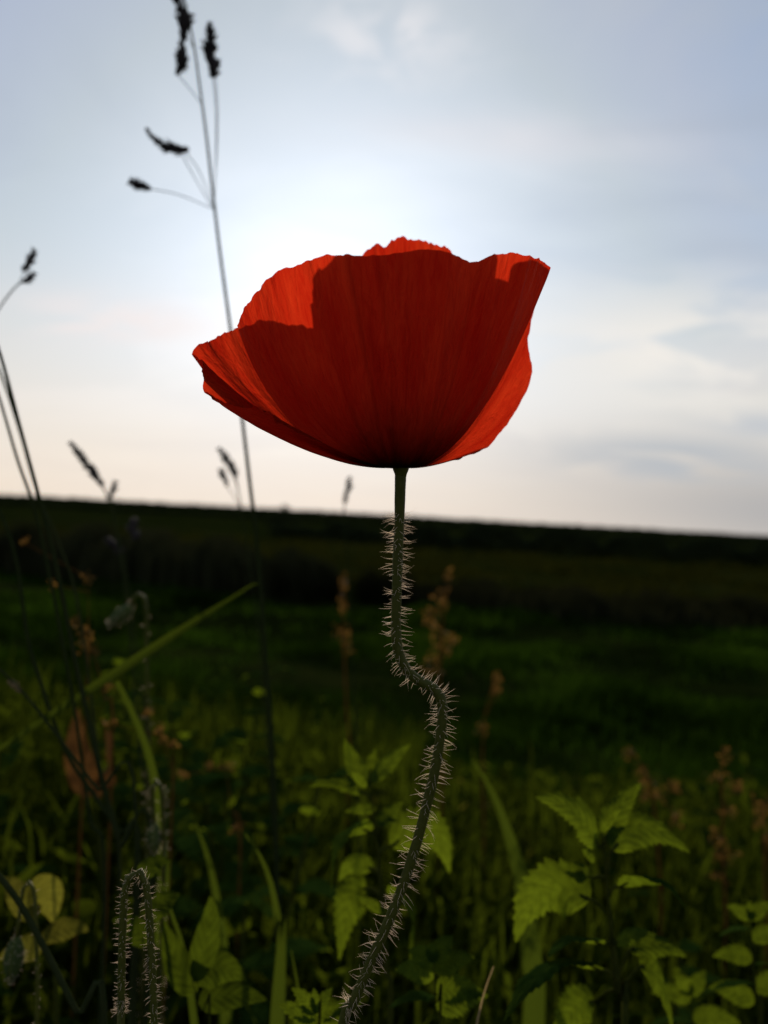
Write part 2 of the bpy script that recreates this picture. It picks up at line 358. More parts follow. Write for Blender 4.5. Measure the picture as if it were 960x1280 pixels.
class MB:
    def __init__(s): s.V = []; s.F = []; s.UV = []; s.n = 0
    def add(s, V, F, UV=None):
        V = np.asarray(V, float); s.V.append(V); s.F += [tuple(int(i)+s.n for i in f) for f in F]
        s.UV.append(np.zeros((len(V), 2)) if UV is None else np.asarray(UV)); s.n += len(V)
    def tube(s, C, R, seg=8, cap=True):
        C = np.asarray(C, float); R = np.broadcast_to(np.asarray(R, float), (len(C),))
        T, A, B = frames(C); th = np.arange(seg)/seg*2*math.pi
        V = (C[:, None]+R[:, None, None]*(np.cos(th)[None, :, None]*A[:, None]+np.sin(th)[None, :, None]*B[:, None])).reshape(-1, 3)
        F = [(k*seg+j, k*seg+(j+1) % seg, (k+1)*seg+(j+1) % seg, (k+1)*seg+j) for k in range(len(C)-1) for j in range(seg)]
        UV = np.stack([np.tile(th/6.2832, len(C)), np.repeat(np.linspace(0, 1, len(C)), seg)], 1)
        if cap:
            F.append(tuple(range(seg-1, -1, -1))); F.append(tuple((len(C)-1)*seg+j for j in range(seg)))
        s.add(V, F, UV)
    def ellipsoid(s, c, axis, length, r, seg=6, rings=5, point=0.0):
        t = np.linspace(0, 1, rings); C = np.asarray(c)+np.outer(t-0.5, nrm(axis))*length
        R = r*np.maximum(np.sin(math.pi*np.clip(t, 0.02, 0.98))**(0.7), 0.06)*(1-point*t)
        s.tube(C, R, seg)
    def ribbon(s, C, nh, W, nT=4, fold=0.0, teeth=0, amp=0.2, curl=0.0, wav=0.0, seed=0):
        C = np.asarray(C, float); n = len(C); W = np.asarray(W, float)
        T = nrm(np.gradient(C, axis=0)); nh = np.broadcast_to(np.asarray(nh, float), C.shape)
        S = nrm(np.cross(T, nh)); Nn = np.cross(S, T)
        t = np.linspace(-1, 1, 2*nT//2+1 if nT % 2 == 0 else nT)
        sp = np.linspace(0, 1, n)
        Wt = np.repeat(W[:, None], len(t), 1)
        if teeth:
            fr = (sp*teeth) % 1.0
            m = 1+amp*(fr-0.35); Wt[:, 0] *= m; Wt[:, -1] *= m
        rr = np.random.default_rng(seed); ph = rr.uniform(0, 6.28, 3)
        off = fold*np.abs(t)[None, :]*Wt - curl*(t**2)[None, :]*Wt
        off = off + wav*np.sin(sp*11+ph[0])[:, None]*(t[None, :])*W[:, None] + wav*0.6*np.sin(sp*23+ph[1])[:, None]*np.abs(t)[None, :]*W[:, None]
        V = C[:, None]+S[:, None]*(t[None, :]*Wt)[..., None]+Nn[:, None]*off[..., None]
        if teeth: # teeth lean towards the tip
            fr = (sp*teeth) % 1.0; L = np.linalg.norm(C[-1]-C[0])/teeth
            V[:, 0] += T*(fr*0.35*L)[:, None]; V[:, -1] += T*(fr*0.35*L)[:, None]
        k = len(t)
        F = [(a*k+b, a*k+b+1, (a+1)*k+b+1, (a+1)*k+b) for a in range(n-1) for b in range(k-1)]
        UV = np.stack([np.tile(t*0.5+0.5, n), np.repeat(sp, k)], 1)
        s.add(V.reshape(-1, 3), F, UV)
    def build(s, name, mat, parent=None, kind=None, smooth=True, label=None):
        return mesh_obj(name, np.vstack(s.V), s.F, mat, parent, np.vstack(s.UV), smooth, kind, label)
def px_line(pts, d, n):
    """smooth world line through pixels; d a depth or one depth for each pixel"""
    d = np.broadcast_to(np.asarray(d, float), (len(pts),))
    return spline([P(p[0], p[1], dd) for p, dd in zip(pts, d)], n)
def noise1(x, seed, octs=4):
    r = np.random.default_rng(seed); y = 0
    for k in range(octs):
        y = y+np.sin(x*(2.1**k)*3.1+r.uniform(0, 6.28))*0.55**k
    return y
def terrain(x, y):
    x = np.asarray(x, float); y = np.asarray(y, float)
    t = np.clip((y-0.75)/5.5, 0, 1); z = -1.65*t*t*(3-2*t)
    k = np.clip((y-5)/6, 0, 1)*np.clip((220-y)/120, 0, 1)
    z = z+k*0.09*(np.sin(0.9*x+0.6*np.sin(0.7*y))*np.sin(1.15*y+0.4*x)+0.6*np.sin(2.3*x+1.7*y)*np.sin(1.9*y-0.8*x))
    return z

# ------------------------------------------------------------------ the setting
def build_ground():
    s = np.linspace(-1, 1, 261); x = np.sinh(s*8.2)/np.sinh(8.2)*5200
    t = np.linspace(0, 1, 300); y = np.concatenate([[-400, -60, -10, -3, -1], -0.4+np.sinh(t*8.6)/np.sinh(8.6)*6400])
    X, Y = np.meshgrid(x, y); Z = terrain(X, Y)
    V = np.stack([X, Y, Z], -1).reshape(-1, 3); nx = len(x)
    a = np.arange(len(y)-1)[:, None]*nx+np.arange(nx-1)[None]
    a = a.ravel(); F = np.stack([a, a+1, a+nx+1, a+nx], 1)
    o = mesh_obj('ground', V, F, M_GROUND); o['kind'] = 'structure'
    o['label'] = 'dark green meadow and fields running out to the flat horizon'
build_ground()

def blades(x, y, z, h, w, lean, seed, mat, name, yaw=None, bend=0.5, kind='stuff', parent=None, colz=None):
    """many bent grass blades as one mesh: two segments and a tip each"""
    r = np.random.default_rng(seed); n = len(x)
    yaw = r.uniform(0, 6.283, n) if yaw is None else yaw
    dx, dy = np.cos(yaw), np.sin(yaw); B = np.stack([x, y, z], 1)
    S = np.stack([-dy, dx, np.zeros(n)], 1)*w[:, None]*0.5; D = np.stack([dx, dy, np.zeros(n)], 1)
    U = np.array([0, 0, 1.0]); L = (lean*h)[:, None]
    m1 = B+U*(h*0.5)[:, None]+D*L*0.25; m2 = B+U*(h*0.85)[:, None]+D*L*(0.25+bend*0.6)
    tip = B+U*(h*(1-0.25*lean*bend))[:, None]+D*L*(0.35+bend)
    V = np.stack([B-S, B+S, m1-S, m1+S, m2-S*.7, m2+S*.7, tip], 1).reshape(-1, 3)
    i = (np.arange(n)*7)[:, None]
    tri = np.concatenate([i+np.array(q)[None] for q in ((0, 1, 3), (0, 3, 2), (2, 3, 5), (2, 5, 4), (4, 5, 6))])
    uv = np.tile(np.array([[0, 0], [1, 0], [0, .5], [1, .5], [0, .85], [1, .85], [.5, 1]]), (n, 1))
    return fast_mesh(name, V, tri, mat, uv, kind, parent)

def patch_noise(x, y):
    return (np.sin(x*0.9+1.3*np.sin(y*0.55))+np.sin(y*1.6+0.9*np.sin(x*0.8+2)) + 0.7*np.sin(x*2.3-y*1.9+1))/2.7
def build_meadow():
    n = 240000
    y = 2.2*np.exp(rng.uniform(0, 1, n)*math.log(60/2.2)); x = rng.uniform(-0.85, 0.85, n)*y
    z = terrain(x, y); pn = patch_noise(x, y)
    keep = rng.uniform(0, 1, n) < 0.5+0.55*pn
    x, y, z, pn = x[keep], y[keep], z[keep], pn[keep]; n = len(x)
    h = (0.13+0.14*np.clip(pn, -0.75, 1))*rng.uniform(0.6, 1.4, n); w = 0.004+0.0016*y*rng.uniform(0.6, 1.3, n)
    far = y > 23.5; lean = rng.uniform(0.2, 0.9, n)
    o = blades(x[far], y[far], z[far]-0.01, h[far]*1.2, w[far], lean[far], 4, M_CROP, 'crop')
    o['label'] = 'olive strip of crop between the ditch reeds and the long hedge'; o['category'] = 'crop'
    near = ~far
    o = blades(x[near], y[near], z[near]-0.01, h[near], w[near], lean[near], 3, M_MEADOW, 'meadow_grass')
    o['label'] = 'short green grass covering the meadow below the bank'; o['category'] = 'grass'
build_meadow()

def band_mass(name, label, cat, mat, xs, ys, hs, n, wid, depthw, seed):
    """a long strip of tall growth: leaf-sized upright faces through its whole volume"""
    r = np.random.default_rng(seed); t = r.uniform(0, 1, n)
    kk = np.linspace(0, 1, len(xs)); x = np.interp(t, kk, xs)
    y = np.interp(t, kk, ys)+r.normal(0, depthw, n); h = np.interp(t, kk, hs)
    h = h*(0.62+0.38*np.clip(noise1(x*0.9, seed)*0.5+0.5, 0, 1))*r.uniform(0.55, 1.12, n)
    o = blades(x, y, terrain(x, y)-0.02, h, wid*r.uniform(0.6, 1.5, n), r.uniform(0.05, 0.45, n), seed, mat, name)
    o['label'] = label; o['category'] = cat
    return o
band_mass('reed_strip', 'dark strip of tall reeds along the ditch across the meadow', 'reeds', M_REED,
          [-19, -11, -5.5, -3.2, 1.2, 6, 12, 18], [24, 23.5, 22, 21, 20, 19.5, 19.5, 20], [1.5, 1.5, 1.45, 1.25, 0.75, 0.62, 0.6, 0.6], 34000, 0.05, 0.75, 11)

def leaf_mass(name, label, cat, mat, cx, cy, hs, n, size, dw, seed, group=None):
    r = np.random.default_rng(seed); t = r.uniform(0, 1, n); kk = np.linspace(0, 1, len(cx))
    x = np.interp(t, kk, cx); y = np.interp(t, kk, cy); h = np.interp(t, kk, hs)
    h = h*np.clip(0.75+0.25*noise1(x*0.35, seed), 0.25, 1.3)
    v = r.uniform(0, 1, n)**0.7; ang = r.uniform(0, 6.283, n)
    rad = dw*np.sqrt(np.clip(1-(v-0.35)**2/0.45, 0, 1))*np.sqrt(r.uniform(0.3, 1, n))
    c = np.stack([x+rad*np.cos(ang)*0.6, y+rad*np.sin(ang), terrain(x, y)+v*h], 1)
    a = nrm(r.normal(size=(n, 3))); b = nrm(np.cross(a, r.normal(size=(n, 3)))); s = (size*r.uniform(0.5, 1.4, n))[:, None]
    V = np.stack([c-a*s, c+b*s*0.55, c+a*s, c-b*s*0.55], 1).reshape(-1, 3); i = (np.arange(n)*4)[:, None]
    tri = np.concatenate([i+np.array([[0, 1, 2]]), i+np.array([[0, 2, 3]])])
    o = fast_mesh(name, V, tri, mat, kind='stuff'); o['label'] = label; o['category'] = cat
    if group: o['group'] = group
    return o
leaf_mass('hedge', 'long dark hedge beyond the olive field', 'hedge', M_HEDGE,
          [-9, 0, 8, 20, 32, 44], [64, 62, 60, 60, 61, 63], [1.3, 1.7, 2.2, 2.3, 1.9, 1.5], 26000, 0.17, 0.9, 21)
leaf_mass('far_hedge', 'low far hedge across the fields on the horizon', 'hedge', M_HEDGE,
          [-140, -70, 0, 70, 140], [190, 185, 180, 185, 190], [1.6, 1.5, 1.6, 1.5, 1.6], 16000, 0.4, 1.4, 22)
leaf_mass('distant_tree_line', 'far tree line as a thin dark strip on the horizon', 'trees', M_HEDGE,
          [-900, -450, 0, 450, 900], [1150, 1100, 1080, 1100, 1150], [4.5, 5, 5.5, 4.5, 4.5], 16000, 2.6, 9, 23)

def build_shrub(px, depth, w, h, seed):
    c = P(px, 646, depth); gx, gy = c[0], c[1]; gz = float(terrain(gx, gy))
    t = thing('field_shrub', 'lone low shrub standing on the horizon beyond the reeds', 'shrub', (gx, gy, gz))
    m = MB(); r = np.random.default_rng(seed)
    for k in range(5):
        a = r.uniform(-0.7, 0.7); m.tube(np.array([[gx+a*0.1*w, gy, gz-0.05], [gx+a*0.25*w, gy, gz+h*0.45], [gx+a*0.5*w, gy, gz+h*0.8]]), [0.09, 0.06, 0.02], 6)
    m.build('trunk', M_BARK, t)
    n = 2600; u = r.uniform(-1, 1, n); top = h*np.sqrt(np.clip(1-u*u, 0.04, 1))*(0.8+0.2*np.sin(u*9+1))
    C = np.stack([gx+u*w*0.5, gy+r.normal(0, 0.25*w, n), gz+top*r.uniform(0.25, 1, n)], 1)
    a = nrm(r.normal(size=(n, 3))); b = nrm(np.cross(a, r.normal(size=(n, 3)))); s = 0.16
    V = np.stack([C-a*s, C+b*s*0.6, C+a*s, C-b*s*0.6], 1).reshape(-1, 3); i = (np.arange(n)*4)[:, None]
    fast_mesh('crown', V, np.concatenate([i+np.array([[0, 1, 2]]), i+np.array([[0, 2, 3]])]), M_HEDGE, kind='stuff', parent=t)
build_shrub(354, 120, 5.0, 3.3, 5)

# undergrowth on the bank: nobody could count these blades
def build_undergrowth():
    n = 13000
    y = 0.50*np.exp(rng.uniform(0, 1, n)**1.1*math.log(3.4/0.50)); x = rng.uniform(-0.95, 0.95, n)*y
    u = x/y*FPX+480
    top = np.interp(u, [-200, 100, 250, 420, 560, 700, 1000, 1200], [0.30, 0.30, 0.27, 0.25, 0.22, 0.20, 0.19, 0.2])
    h = top*rng.uniform(0.45, 1.15, n)*np.interp(y, [0.5, 1.0, 3.4], [0.9, 1.0, 0.85])
    h = h*np.where((u > 560) & (y > 1.2), 0.55, 1.0)
    w = rng.uniform(0.0022, 0.006, n)*np.interp(y, [0.5, 3.4], [0.9, 1.6])
    o = blades(x, y, terrain(x, y)-0.01, h, w, rng.uniform(0.1, 0.9, n), 31, M_UNDER, 'undergrowth_grass')
    o['label'] = 'tangled green grass blades growing on the bank among the weeds'; o['category'] = 'grass'
build_undergrowth()
def build_cover():
    n = 12500; r = np.random.default_rng(41)
    y = 0.50*np.exp(r.uniform(0, 1, n)*math.log(3.2/0.50)); x = r.uniform(-0.92, 0.92, n)*y
    z = terrain(x, y)+r.uniform(0.0, 0.20, n)*np.interp(x/y*FPX+480, [0, 400, 600, 960], [1.25, 1.0, 0.6, 0.5])
    c = np.stack([x, y, z], 1); s = (r.uniform(0.007, 0.02, n))[:, None]
    a = nrm(r.normal(size=(n, 3))*[1, 1, 0.6]); b = nrm(np.cross(a, r.normal(size=(n, 3)))); k = np.cross(a, b)
    V = np.stack([c-a*s, c-a*s*.35+b*s*.42, c+a*s*.35+b*s*.36+k*s*.1, c+a*s, c+a*s*.35-b*s*.36+k*s*.1, c-a*s*.35-b*s*.42, c-k*s*.12], 1).reshape(-1, 3)
    i = (np.arange(n)*7)[:, None]
    tri = np.concatenate([i+np.array([[6, p, (p+1) % 6]]) for p in range(6)])
    o = fast_mesh('ground_cover', V, tri, M_COVER); o['label'] = 'mass of small green leaves covering the bank under the weeds'; o['category'] = 'ground cover'
build_cover()

# ------------------------------------------------------------------ poppy
PX = 0.2/FPX     # metres for one photograph pixel at the flower's distance
def bristles(C, R, n, length, rad, seed, back=0.15):
    """curved hairs standing off a stem"""
    r = np.random.default_rng(seed); T, A, B = frames(C); mb = MB()
    idx = ((np.arange(n)+r.uniform(0, 1, n))/n)**1.2*(len(C)-1.01); V = []; F = []; k = 0
    for q in idx:
        i = int(q); f = q-i; c = C[i]*(1-f)+C[i+1]*f; th = r.uniform(0, 6.283)
        d = math.cos(th)*A[i]+math.sin(th)*B[i]; t = T[i]
        L = length*r.uniform(0.5, 1.05); kink = r.normal(0, 0.22, 3); tl = r.normal(back, 0.16)
        cr = np.cross(d, t); ts = np.array([0, 0.35, 0.7, 1.0])
        P_ = c+np.outer(R*0.8+ts*(L+R*0.2), d)+np.outer(L*(tl*ts+kink[0]*ts**2.2), t)+np.outer(L*kink[1]*0.8*ts**2, cr)
        e1 = nrm(cr); e2 = t; rr = (rad*1.2, rad, rad*0.7, rad*0.2)
        for j in range(4):
            for a in (0, 2.094, 4.189):
                V.append(P_[j]+(math.cos(a)*e1+math.sin(a)*e2)*rr[j])
        for j in range(3):
            for a in range(3):
                F.append((k+j*3+a, k+j*3+(a+1) % 3, k+(j+1)*3+(a+1) % 3, k+(j+1)*3+a))
        k += 12
    mb.add(np.array(V), F); return mb

stem_px = [(501, 584), (500, 620), (499, 660), (497, 700), (496, 740), (495, 775), (496, 803), (501, 824), (513, 843), (530, 854), (544, 862),
           (552, 875), (553, 895), (549, 930), (542, 970), (532, 1012), (519, 1060), (503, 1108), (485, 1153), (463, 1203), (441, 1255), (424, 1300)]
Cs = [P(p[0], p[1], 0.2) for p in stem_px]
foot = np.array([Cs[-1][0]-0.03, 0.215, 0.0])
Cs += [Cs[-1]*0.75+foot*0.25+np.array([-0.006, 0, 0]), Cs[-1]*0.35+foot*0.65+np.array([-0.008, 0, 0]), foot-np.array([0, 0, 0.01])]
Cs = spline(Cs, 190)
poppy = thing('poppy', 'large red poppy in full bloom on a crooked bristly stem', 'flower', foot)
mb = MB(); kk = np.arange(len(Cs))
Rs = 6.4*PX*(1+0.03*np.sin(kk*0.9)+0.02*np.sin(kk*2.3)); Rs[:6] *= np.linspace(1.12, 1, 6); Rs *= np.interp(kk/len(kk), [0, 0.3, 0.4, 1], [1.0, 1.0, 0.92, 0.88])
mb.tube(Cs, Rs, 14); stem = mb.build('stem', M_STEM, poppy)
i_fr = int(len(Cs)*0.64)
upper = Cs[:i_fr]
bristles(upper[4:], 5.6*PX, 1500, 18*PX, 0.23*PX, 51).build('bristles', M_HAIR, poppy, kind='stuff').parent = poppy

BASE = P(501, 585, 0.2)
def petal(rim, aL, aR, cL, cR, eL, eR, seed, folds=(), frill=1.0, nu=150, nv=70, sag=0.0):
    """rim rows: pixel x, pixel y, depth. Sheet swept from the flower's foot to its rim along bowl-shaped ribs."""
    rim = np.array(rim, float); R = spline([P(*r) for r in rim], nu)
    u = np.linspace(0, 1, nu); v = np.linspace(0, 1, nv)
    vec = R-BASE; upc = vec@UP; hor = vec-upc[:, None]*UP
    a = (aL+(aR-aL)*u)[:, None]; c = (cL+(cR-cL)*u)[:, None]; e = (eL+(eR-eL)*u)[:, None]
    p0 = BASE+nrm(hor)*0.0022; p1 = BASE+hor*a-UP*sag; p2 = R-UP*(upc[:, None]*c)-hor*e
    b = v[None, :, None]
    V = (1-b)**3*p0[:, None]+3*(1-b)**2*b*p1[:, None]+3*(1-b)*b*b*p2[:, None]+b**3*R[:, None]
    du = np.gradient(V, axis=0); dv = np.gradient(V, axis=1); n = nrm(np.cross(du, dv))
    r = np.random.default_rng(seed); U_, V_ = np.meshgrid(u, v, indexing='ij')
    d = 0.00045*noise1(U_*7, seed, 2)*V_**1.3+0.00007*noise1(U_*38+0.8*np.sin(V_*5), seed+1, 3)*V_**0.8
    d = d+0.00030*noise1(U_*44+V_*4, seed+2, 3)*V_**8*frill
    for (fu, fw, fa) in folds:
        d = d+fa*np.exp(-((U_-fu-0.03*np.sin(V_*3))/fw)**2)*np.sin(np.clip(V_, 0, 1)*math.pi*0.5)
    V = V+n*d[..., None]
    jit = (0.00022*noise1(u*38, seed+5, 3)+0.0003*noise1(u*17, seed+6, 3))*frill
    V = V+UP*(jit[:, None]*(v[None]**10))[..., None]
    F = [(i*nv+j, (i+1)*nv+j, (i+1)*nv+j+1, i*nv+j+1) for i in range(nu-1) for j in range(nv-1)]
    uv = np.stack([U_, V_], -1).reshape(-1, 2)
    return mesh_obj('petal', V.reshape(-1, 3), F, M_PETAL, poppy, uv)
# front petal
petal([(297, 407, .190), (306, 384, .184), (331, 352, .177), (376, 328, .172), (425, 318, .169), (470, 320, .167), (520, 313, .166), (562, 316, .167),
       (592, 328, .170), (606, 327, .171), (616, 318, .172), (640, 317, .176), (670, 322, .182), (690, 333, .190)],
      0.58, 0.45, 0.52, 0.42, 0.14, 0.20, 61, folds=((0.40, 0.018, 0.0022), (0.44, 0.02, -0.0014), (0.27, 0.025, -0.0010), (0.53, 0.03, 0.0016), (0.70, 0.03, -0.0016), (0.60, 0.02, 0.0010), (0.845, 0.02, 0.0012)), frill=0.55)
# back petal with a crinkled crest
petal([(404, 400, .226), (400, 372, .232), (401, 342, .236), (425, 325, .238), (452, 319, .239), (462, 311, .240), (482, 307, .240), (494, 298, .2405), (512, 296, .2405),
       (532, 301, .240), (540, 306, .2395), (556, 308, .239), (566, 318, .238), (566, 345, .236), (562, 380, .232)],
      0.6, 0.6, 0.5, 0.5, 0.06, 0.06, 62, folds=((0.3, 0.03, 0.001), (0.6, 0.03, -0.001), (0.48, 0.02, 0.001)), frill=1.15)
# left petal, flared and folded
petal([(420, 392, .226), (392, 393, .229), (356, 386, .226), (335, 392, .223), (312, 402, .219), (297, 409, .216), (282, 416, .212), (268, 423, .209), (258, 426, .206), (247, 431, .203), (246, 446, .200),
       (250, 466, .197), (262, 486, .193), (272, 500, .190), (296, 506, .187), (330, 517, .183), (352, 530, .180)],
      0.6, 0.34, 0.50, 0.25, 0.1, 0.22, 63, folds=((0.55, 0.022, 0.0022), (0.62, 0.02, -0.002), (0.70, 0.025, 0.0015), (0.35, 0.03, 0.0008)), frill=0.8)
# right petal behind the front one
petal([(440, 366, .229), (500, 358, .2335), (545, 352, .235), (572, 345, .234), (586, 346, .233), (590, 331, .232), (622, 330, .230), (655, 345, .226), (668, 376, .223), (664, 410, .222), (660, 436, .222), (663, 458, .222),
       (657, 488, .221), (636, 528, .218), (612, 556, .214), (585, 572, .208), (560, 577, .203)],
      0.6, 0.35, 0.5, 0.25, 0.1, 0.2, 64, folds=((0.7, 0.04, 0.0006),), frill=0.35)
mb = MB(); mb.tube(BASE+np.outer([-0.0028, -0.0016, -0.0004, 0.0006], UP), [0.00135, 0.0016, 0.0021, 0.0022], 14); mb.build('receptacle', M_STEM, poppy)
# seed capsule with its disc, and the ring of stamens inside the cup
mb = MB(); ax = UP
t = np.linspace(0, 1, 12); mb.tube(BASE+np.outer(t, ax)*0.014, 0.0012+0.0042*np.sin(t*math.pi*0.62)**1.2, 14)
caps = mb.build('seed_capsule', M_CAPS, poppy)
mb = MB(); mb.tube(BASE+np.outer([0.0138, 0.0150, 0.0156], ax), [0.0052, 0.0050, 0.0012], 14); mb.build('stigma_disc', M_STAM, caps)
mb = MB(); r = np.random.default_rng(71)
for k in range(230):
    th = r.uniform(0, 6.283); d = math.cos(th)*RT+math.sin(th)*FWD; rad = r.uniform(0.006, 0.016); hh = r.uniform(0.008, 0.019)
    c = np.array([BASE+d*0.002+ax*0.001, BASE+d*rad*0.6+ax*hh*0.5, BASE+d*rad+ax*hh]); mb.tube(c, [0.00025, 0.0002, 0.00018], 4, False)
    mb.ellipsoid(c[-1], d+ax*0.4, 0.0026, 0.0008, 5, 4)
mb.build('stamens', M_STAM, poppy, kind='stuff')

# ------------------------------------------------------------------ poppy buds
def poppy_bud(label, pts, d, r_px, bud=None, hairs=0, hair_px=12, seed=0, dfoot=None, group=None):
    C = [P(p[0], p[1], d) for p in pts]; g = C[0].copy(); f = np.array([g[0]*1.02, g[1]+0.01, 0.0]); f[2] = float(terrain(f[0], f[1]))
    t = thing('poppy_bud', label, 'flower bud', f, group)
    C = spline([f-np.array([0, 0, .01]), f*0.5+g*0.5+np.array([.004, 0, 0])]+C, 110)
    px = d/FPX; mb = MB(); mb.tube(C, r_px*px*np.linspace(1.05, 0.92, len(C)), 10); mb.build('stem', M_STEM, t)
    if hairs:
        z = C[:, 2]; vis = C[z > P(480, 1330, d)[2]]
        bristles(vis, r_px*px*0.95, hairs, hair_px*px, 0.2*px, seed).build('bristles', M_HAIR, t, kind='stuff')
    e = C[-1]; dr = nrm(C[-1]-C[-4]); L, w = bud
    L *= px; w *= px
    r_ = np.random.default_rng(seed+9)
    for s in (-1, 1):           # two boat-shaped sepals meeting along a seam
        th = np.linspace(-math.pi/2, math.pi/2, 9); tt = np.linspace(0, 1, 14); side = nrm(np.cross(dr, FWD)); fr = np.cross(side, dr)
        prof = w*np.sin(math.pi*np.clip(tt*0.97+0.015, 0, 1))**0.75*(1.08-0.2*tt)
        V = (e-dr*0.0004+np.outer(tt*L, dr))[:, None]+prof[:, None, None]*(np.cos(th)[None, :, None]*side*s+np.sin(th)[None, :, None]*fr*0.97)
        V = V+side*s*0.0001
        F = [(a*9+b, a*9+b+1, (a+1)*9+b+1, (a+1)*9+b) for a in range(13) for b in range(8)]
        so = mesh_obj('sepal', V.reshape(-1, 3), F, M_BUD, t, np.zeros((len(V)*9, 2)))
        if hairs or True:
            hb = MB(); q = V.reshape(-1, 3); cen = np.repeat(e+np.outer(tt*L, dr), 9, 0)
            for k in r_.choice(len(q), 46):
                o = nrm(q[k]-cen[k]+1e-6); a_ = q[k]; b_ = a_+(o+0.35*dr+0.3*r_.normal(size=3))*w*r_.uniform(0.25, 0.55)
                e1 = nrm(np.cross(o, dr)); rr = 0.4*px
                hb.add([a_-e1*rr, a_+e1*rr, b_, a_+dr*rr], [(0, 1, 2), (1, 3, 2), (3, 0, 2)])
            hb.build('bristles', M_HAIR, so, kind='stuff')
    return t
poppy_bud('hooked bristly poppy stem in sharp focus, its bud hanging low among leaves',
          [(150, 1320), (151, 1270), (152, 1220), (153, 1170), (155, 1125), (158, 1103), (165, 1090), (173, 1088), (180, 1097), (184, 1115), (187, 1150), (190, 1210), (193, 1270), (196, 1318)],
          0.205, 5.0, (85, 26), 420, 8.5, 81)
poppy_bud('small nodding poppy bud beside the long slanting grass leaf', [(186, 960), (184, 880), (183, 800), (183, 768), (181, 750), (174, 742), (167, 747), (166, 757)], 0.50, 2.6, (42, 9), 60, 8, 82)
poppy_bud('slender poppy bud hanging close above a hooked poppy stem', [(204, 1100), (205, 1060), (203, 1000), (201, 985), (196, 976), (191, 984), (191, 1010), (192, 1028)], 0.36, 3.0, (42, 9), 90, 8, 83)
poppy_bud('plump dark poppy bud drooping beside a crossing dark stalk', [(46, 1290), (46, 1200), (44, 1130), (41, 1108), (35, 1103), (29, 1112), (25, 1140), (21, 1170)], 0.30, 2.6, (62, 12), 40, 6, 84)

# ------------------------------------------------------------------ grasses
def spikelets(pts, d, name, mat, parent, seed, dens=1.0):
    """pts rows: px, py, half-width px: a crowded cluster of pointed florets"""
    pts = np.array(pts, float); px = d/FPX; r = np.random.default_rng(seed)
    C = spline([P(a, b, d) for a, b, _ in pts], 40); w = np.interp(np.linspace(0, 1, 40), np.linspace(0, 1, len(pts)), pts[:, 2])*px
    L = np.linalg.norm(np.diff(C, axis=0), axis=1).sum(); T = nrm(np.gradient(C, axis=0)); mb = MB()
    mb.tube(C, np.maximum(w*0.6, 0.0002), 7)
    n = int(max(16, dens*L/px*1.8))
    for k in range(n):
        i = r.integers(0, 40); o = nrm(r.normal(size=3)); o = nrm(o-T[i]*np.dot(o, T[i]))
        ln = w[i]*r.uniform(0.9, 1.5)+2*px; ax = nrm(o*0.75-T[i]*r.uniform(0.2, 1.0))
        mb.ellipsoid(C[i]+o*w[i]*r.uniform(0.35, 0.85), ax, ln, max(w[i]*0.34, 1.1*px), 5, 5, 0.5)
        if r.uniform() < 0.5:
            q = C[i]+o*w[i]*0.6; mb.tube(np.array([q, q+ax*ln*0.7]), [0.3*px, 0.08*px], 3, False)
    return mb.build(name, mat, parent)
def grass(label, stem, d, r_px, heads=(), branches=(), leaves=(), group=None, seed=0, name='grass_stalk', mat=None, hmat=None, dens=1.0):
    ds = np.broadcast_to(np.asarray(d, float), (len(stem),)); C = [P(p[0], p[1], q) for p, q in zip(stem, ds)]
    g = C[0]; f = np.array([g[0]*1.03, g[1]*1.03, 0]); f[2] = float(terrain(f[0], f[1])); d0 = float(ds[-1])
    t = thing(name, label, 'grass', f, group)
    C = spline(([f-np.array([0, 0, .01])] if g[2] > f[2]+0.02 else [])+C, 120)
    px = d0/FPX; mb = MB(); mb.tube(C, np.interp(np.linspace(0, 1, 120), np.linspace(0, 1, len(r_px)), r_px)*px, 8); mb.build('culm', mat or M_CULM, t)
    for k, h in enumerate(heads): spikelets(h, d0, 'spikelet_cluster', hmat or M_SPIKE, t, seed*17+k, dens)
    for b in branches:
        m = MB(); m.tube(px_line(b, d0, 16), np.linspace(0.65, 0.5, 16)*px, 5); m.build('branch', mat or M_CULM, t)
    for lf in leaves:
        pts, dd, W, mt, nh = lf; n = 40; Cl = px_line(pts, dd, n)
        m = MB(); m.ribbon(Cl, nh, np.interp(np.linspace(0, 1, n), np.linspace(0, 1, len(W)), W)*np.mean(dd)/FPX, 4, fold=0.35, wav=0.05, seed=seed)
        m.build('leaf_blade', mt, t)
    return t
CAMN = -FWD*0.8+UP*0.5
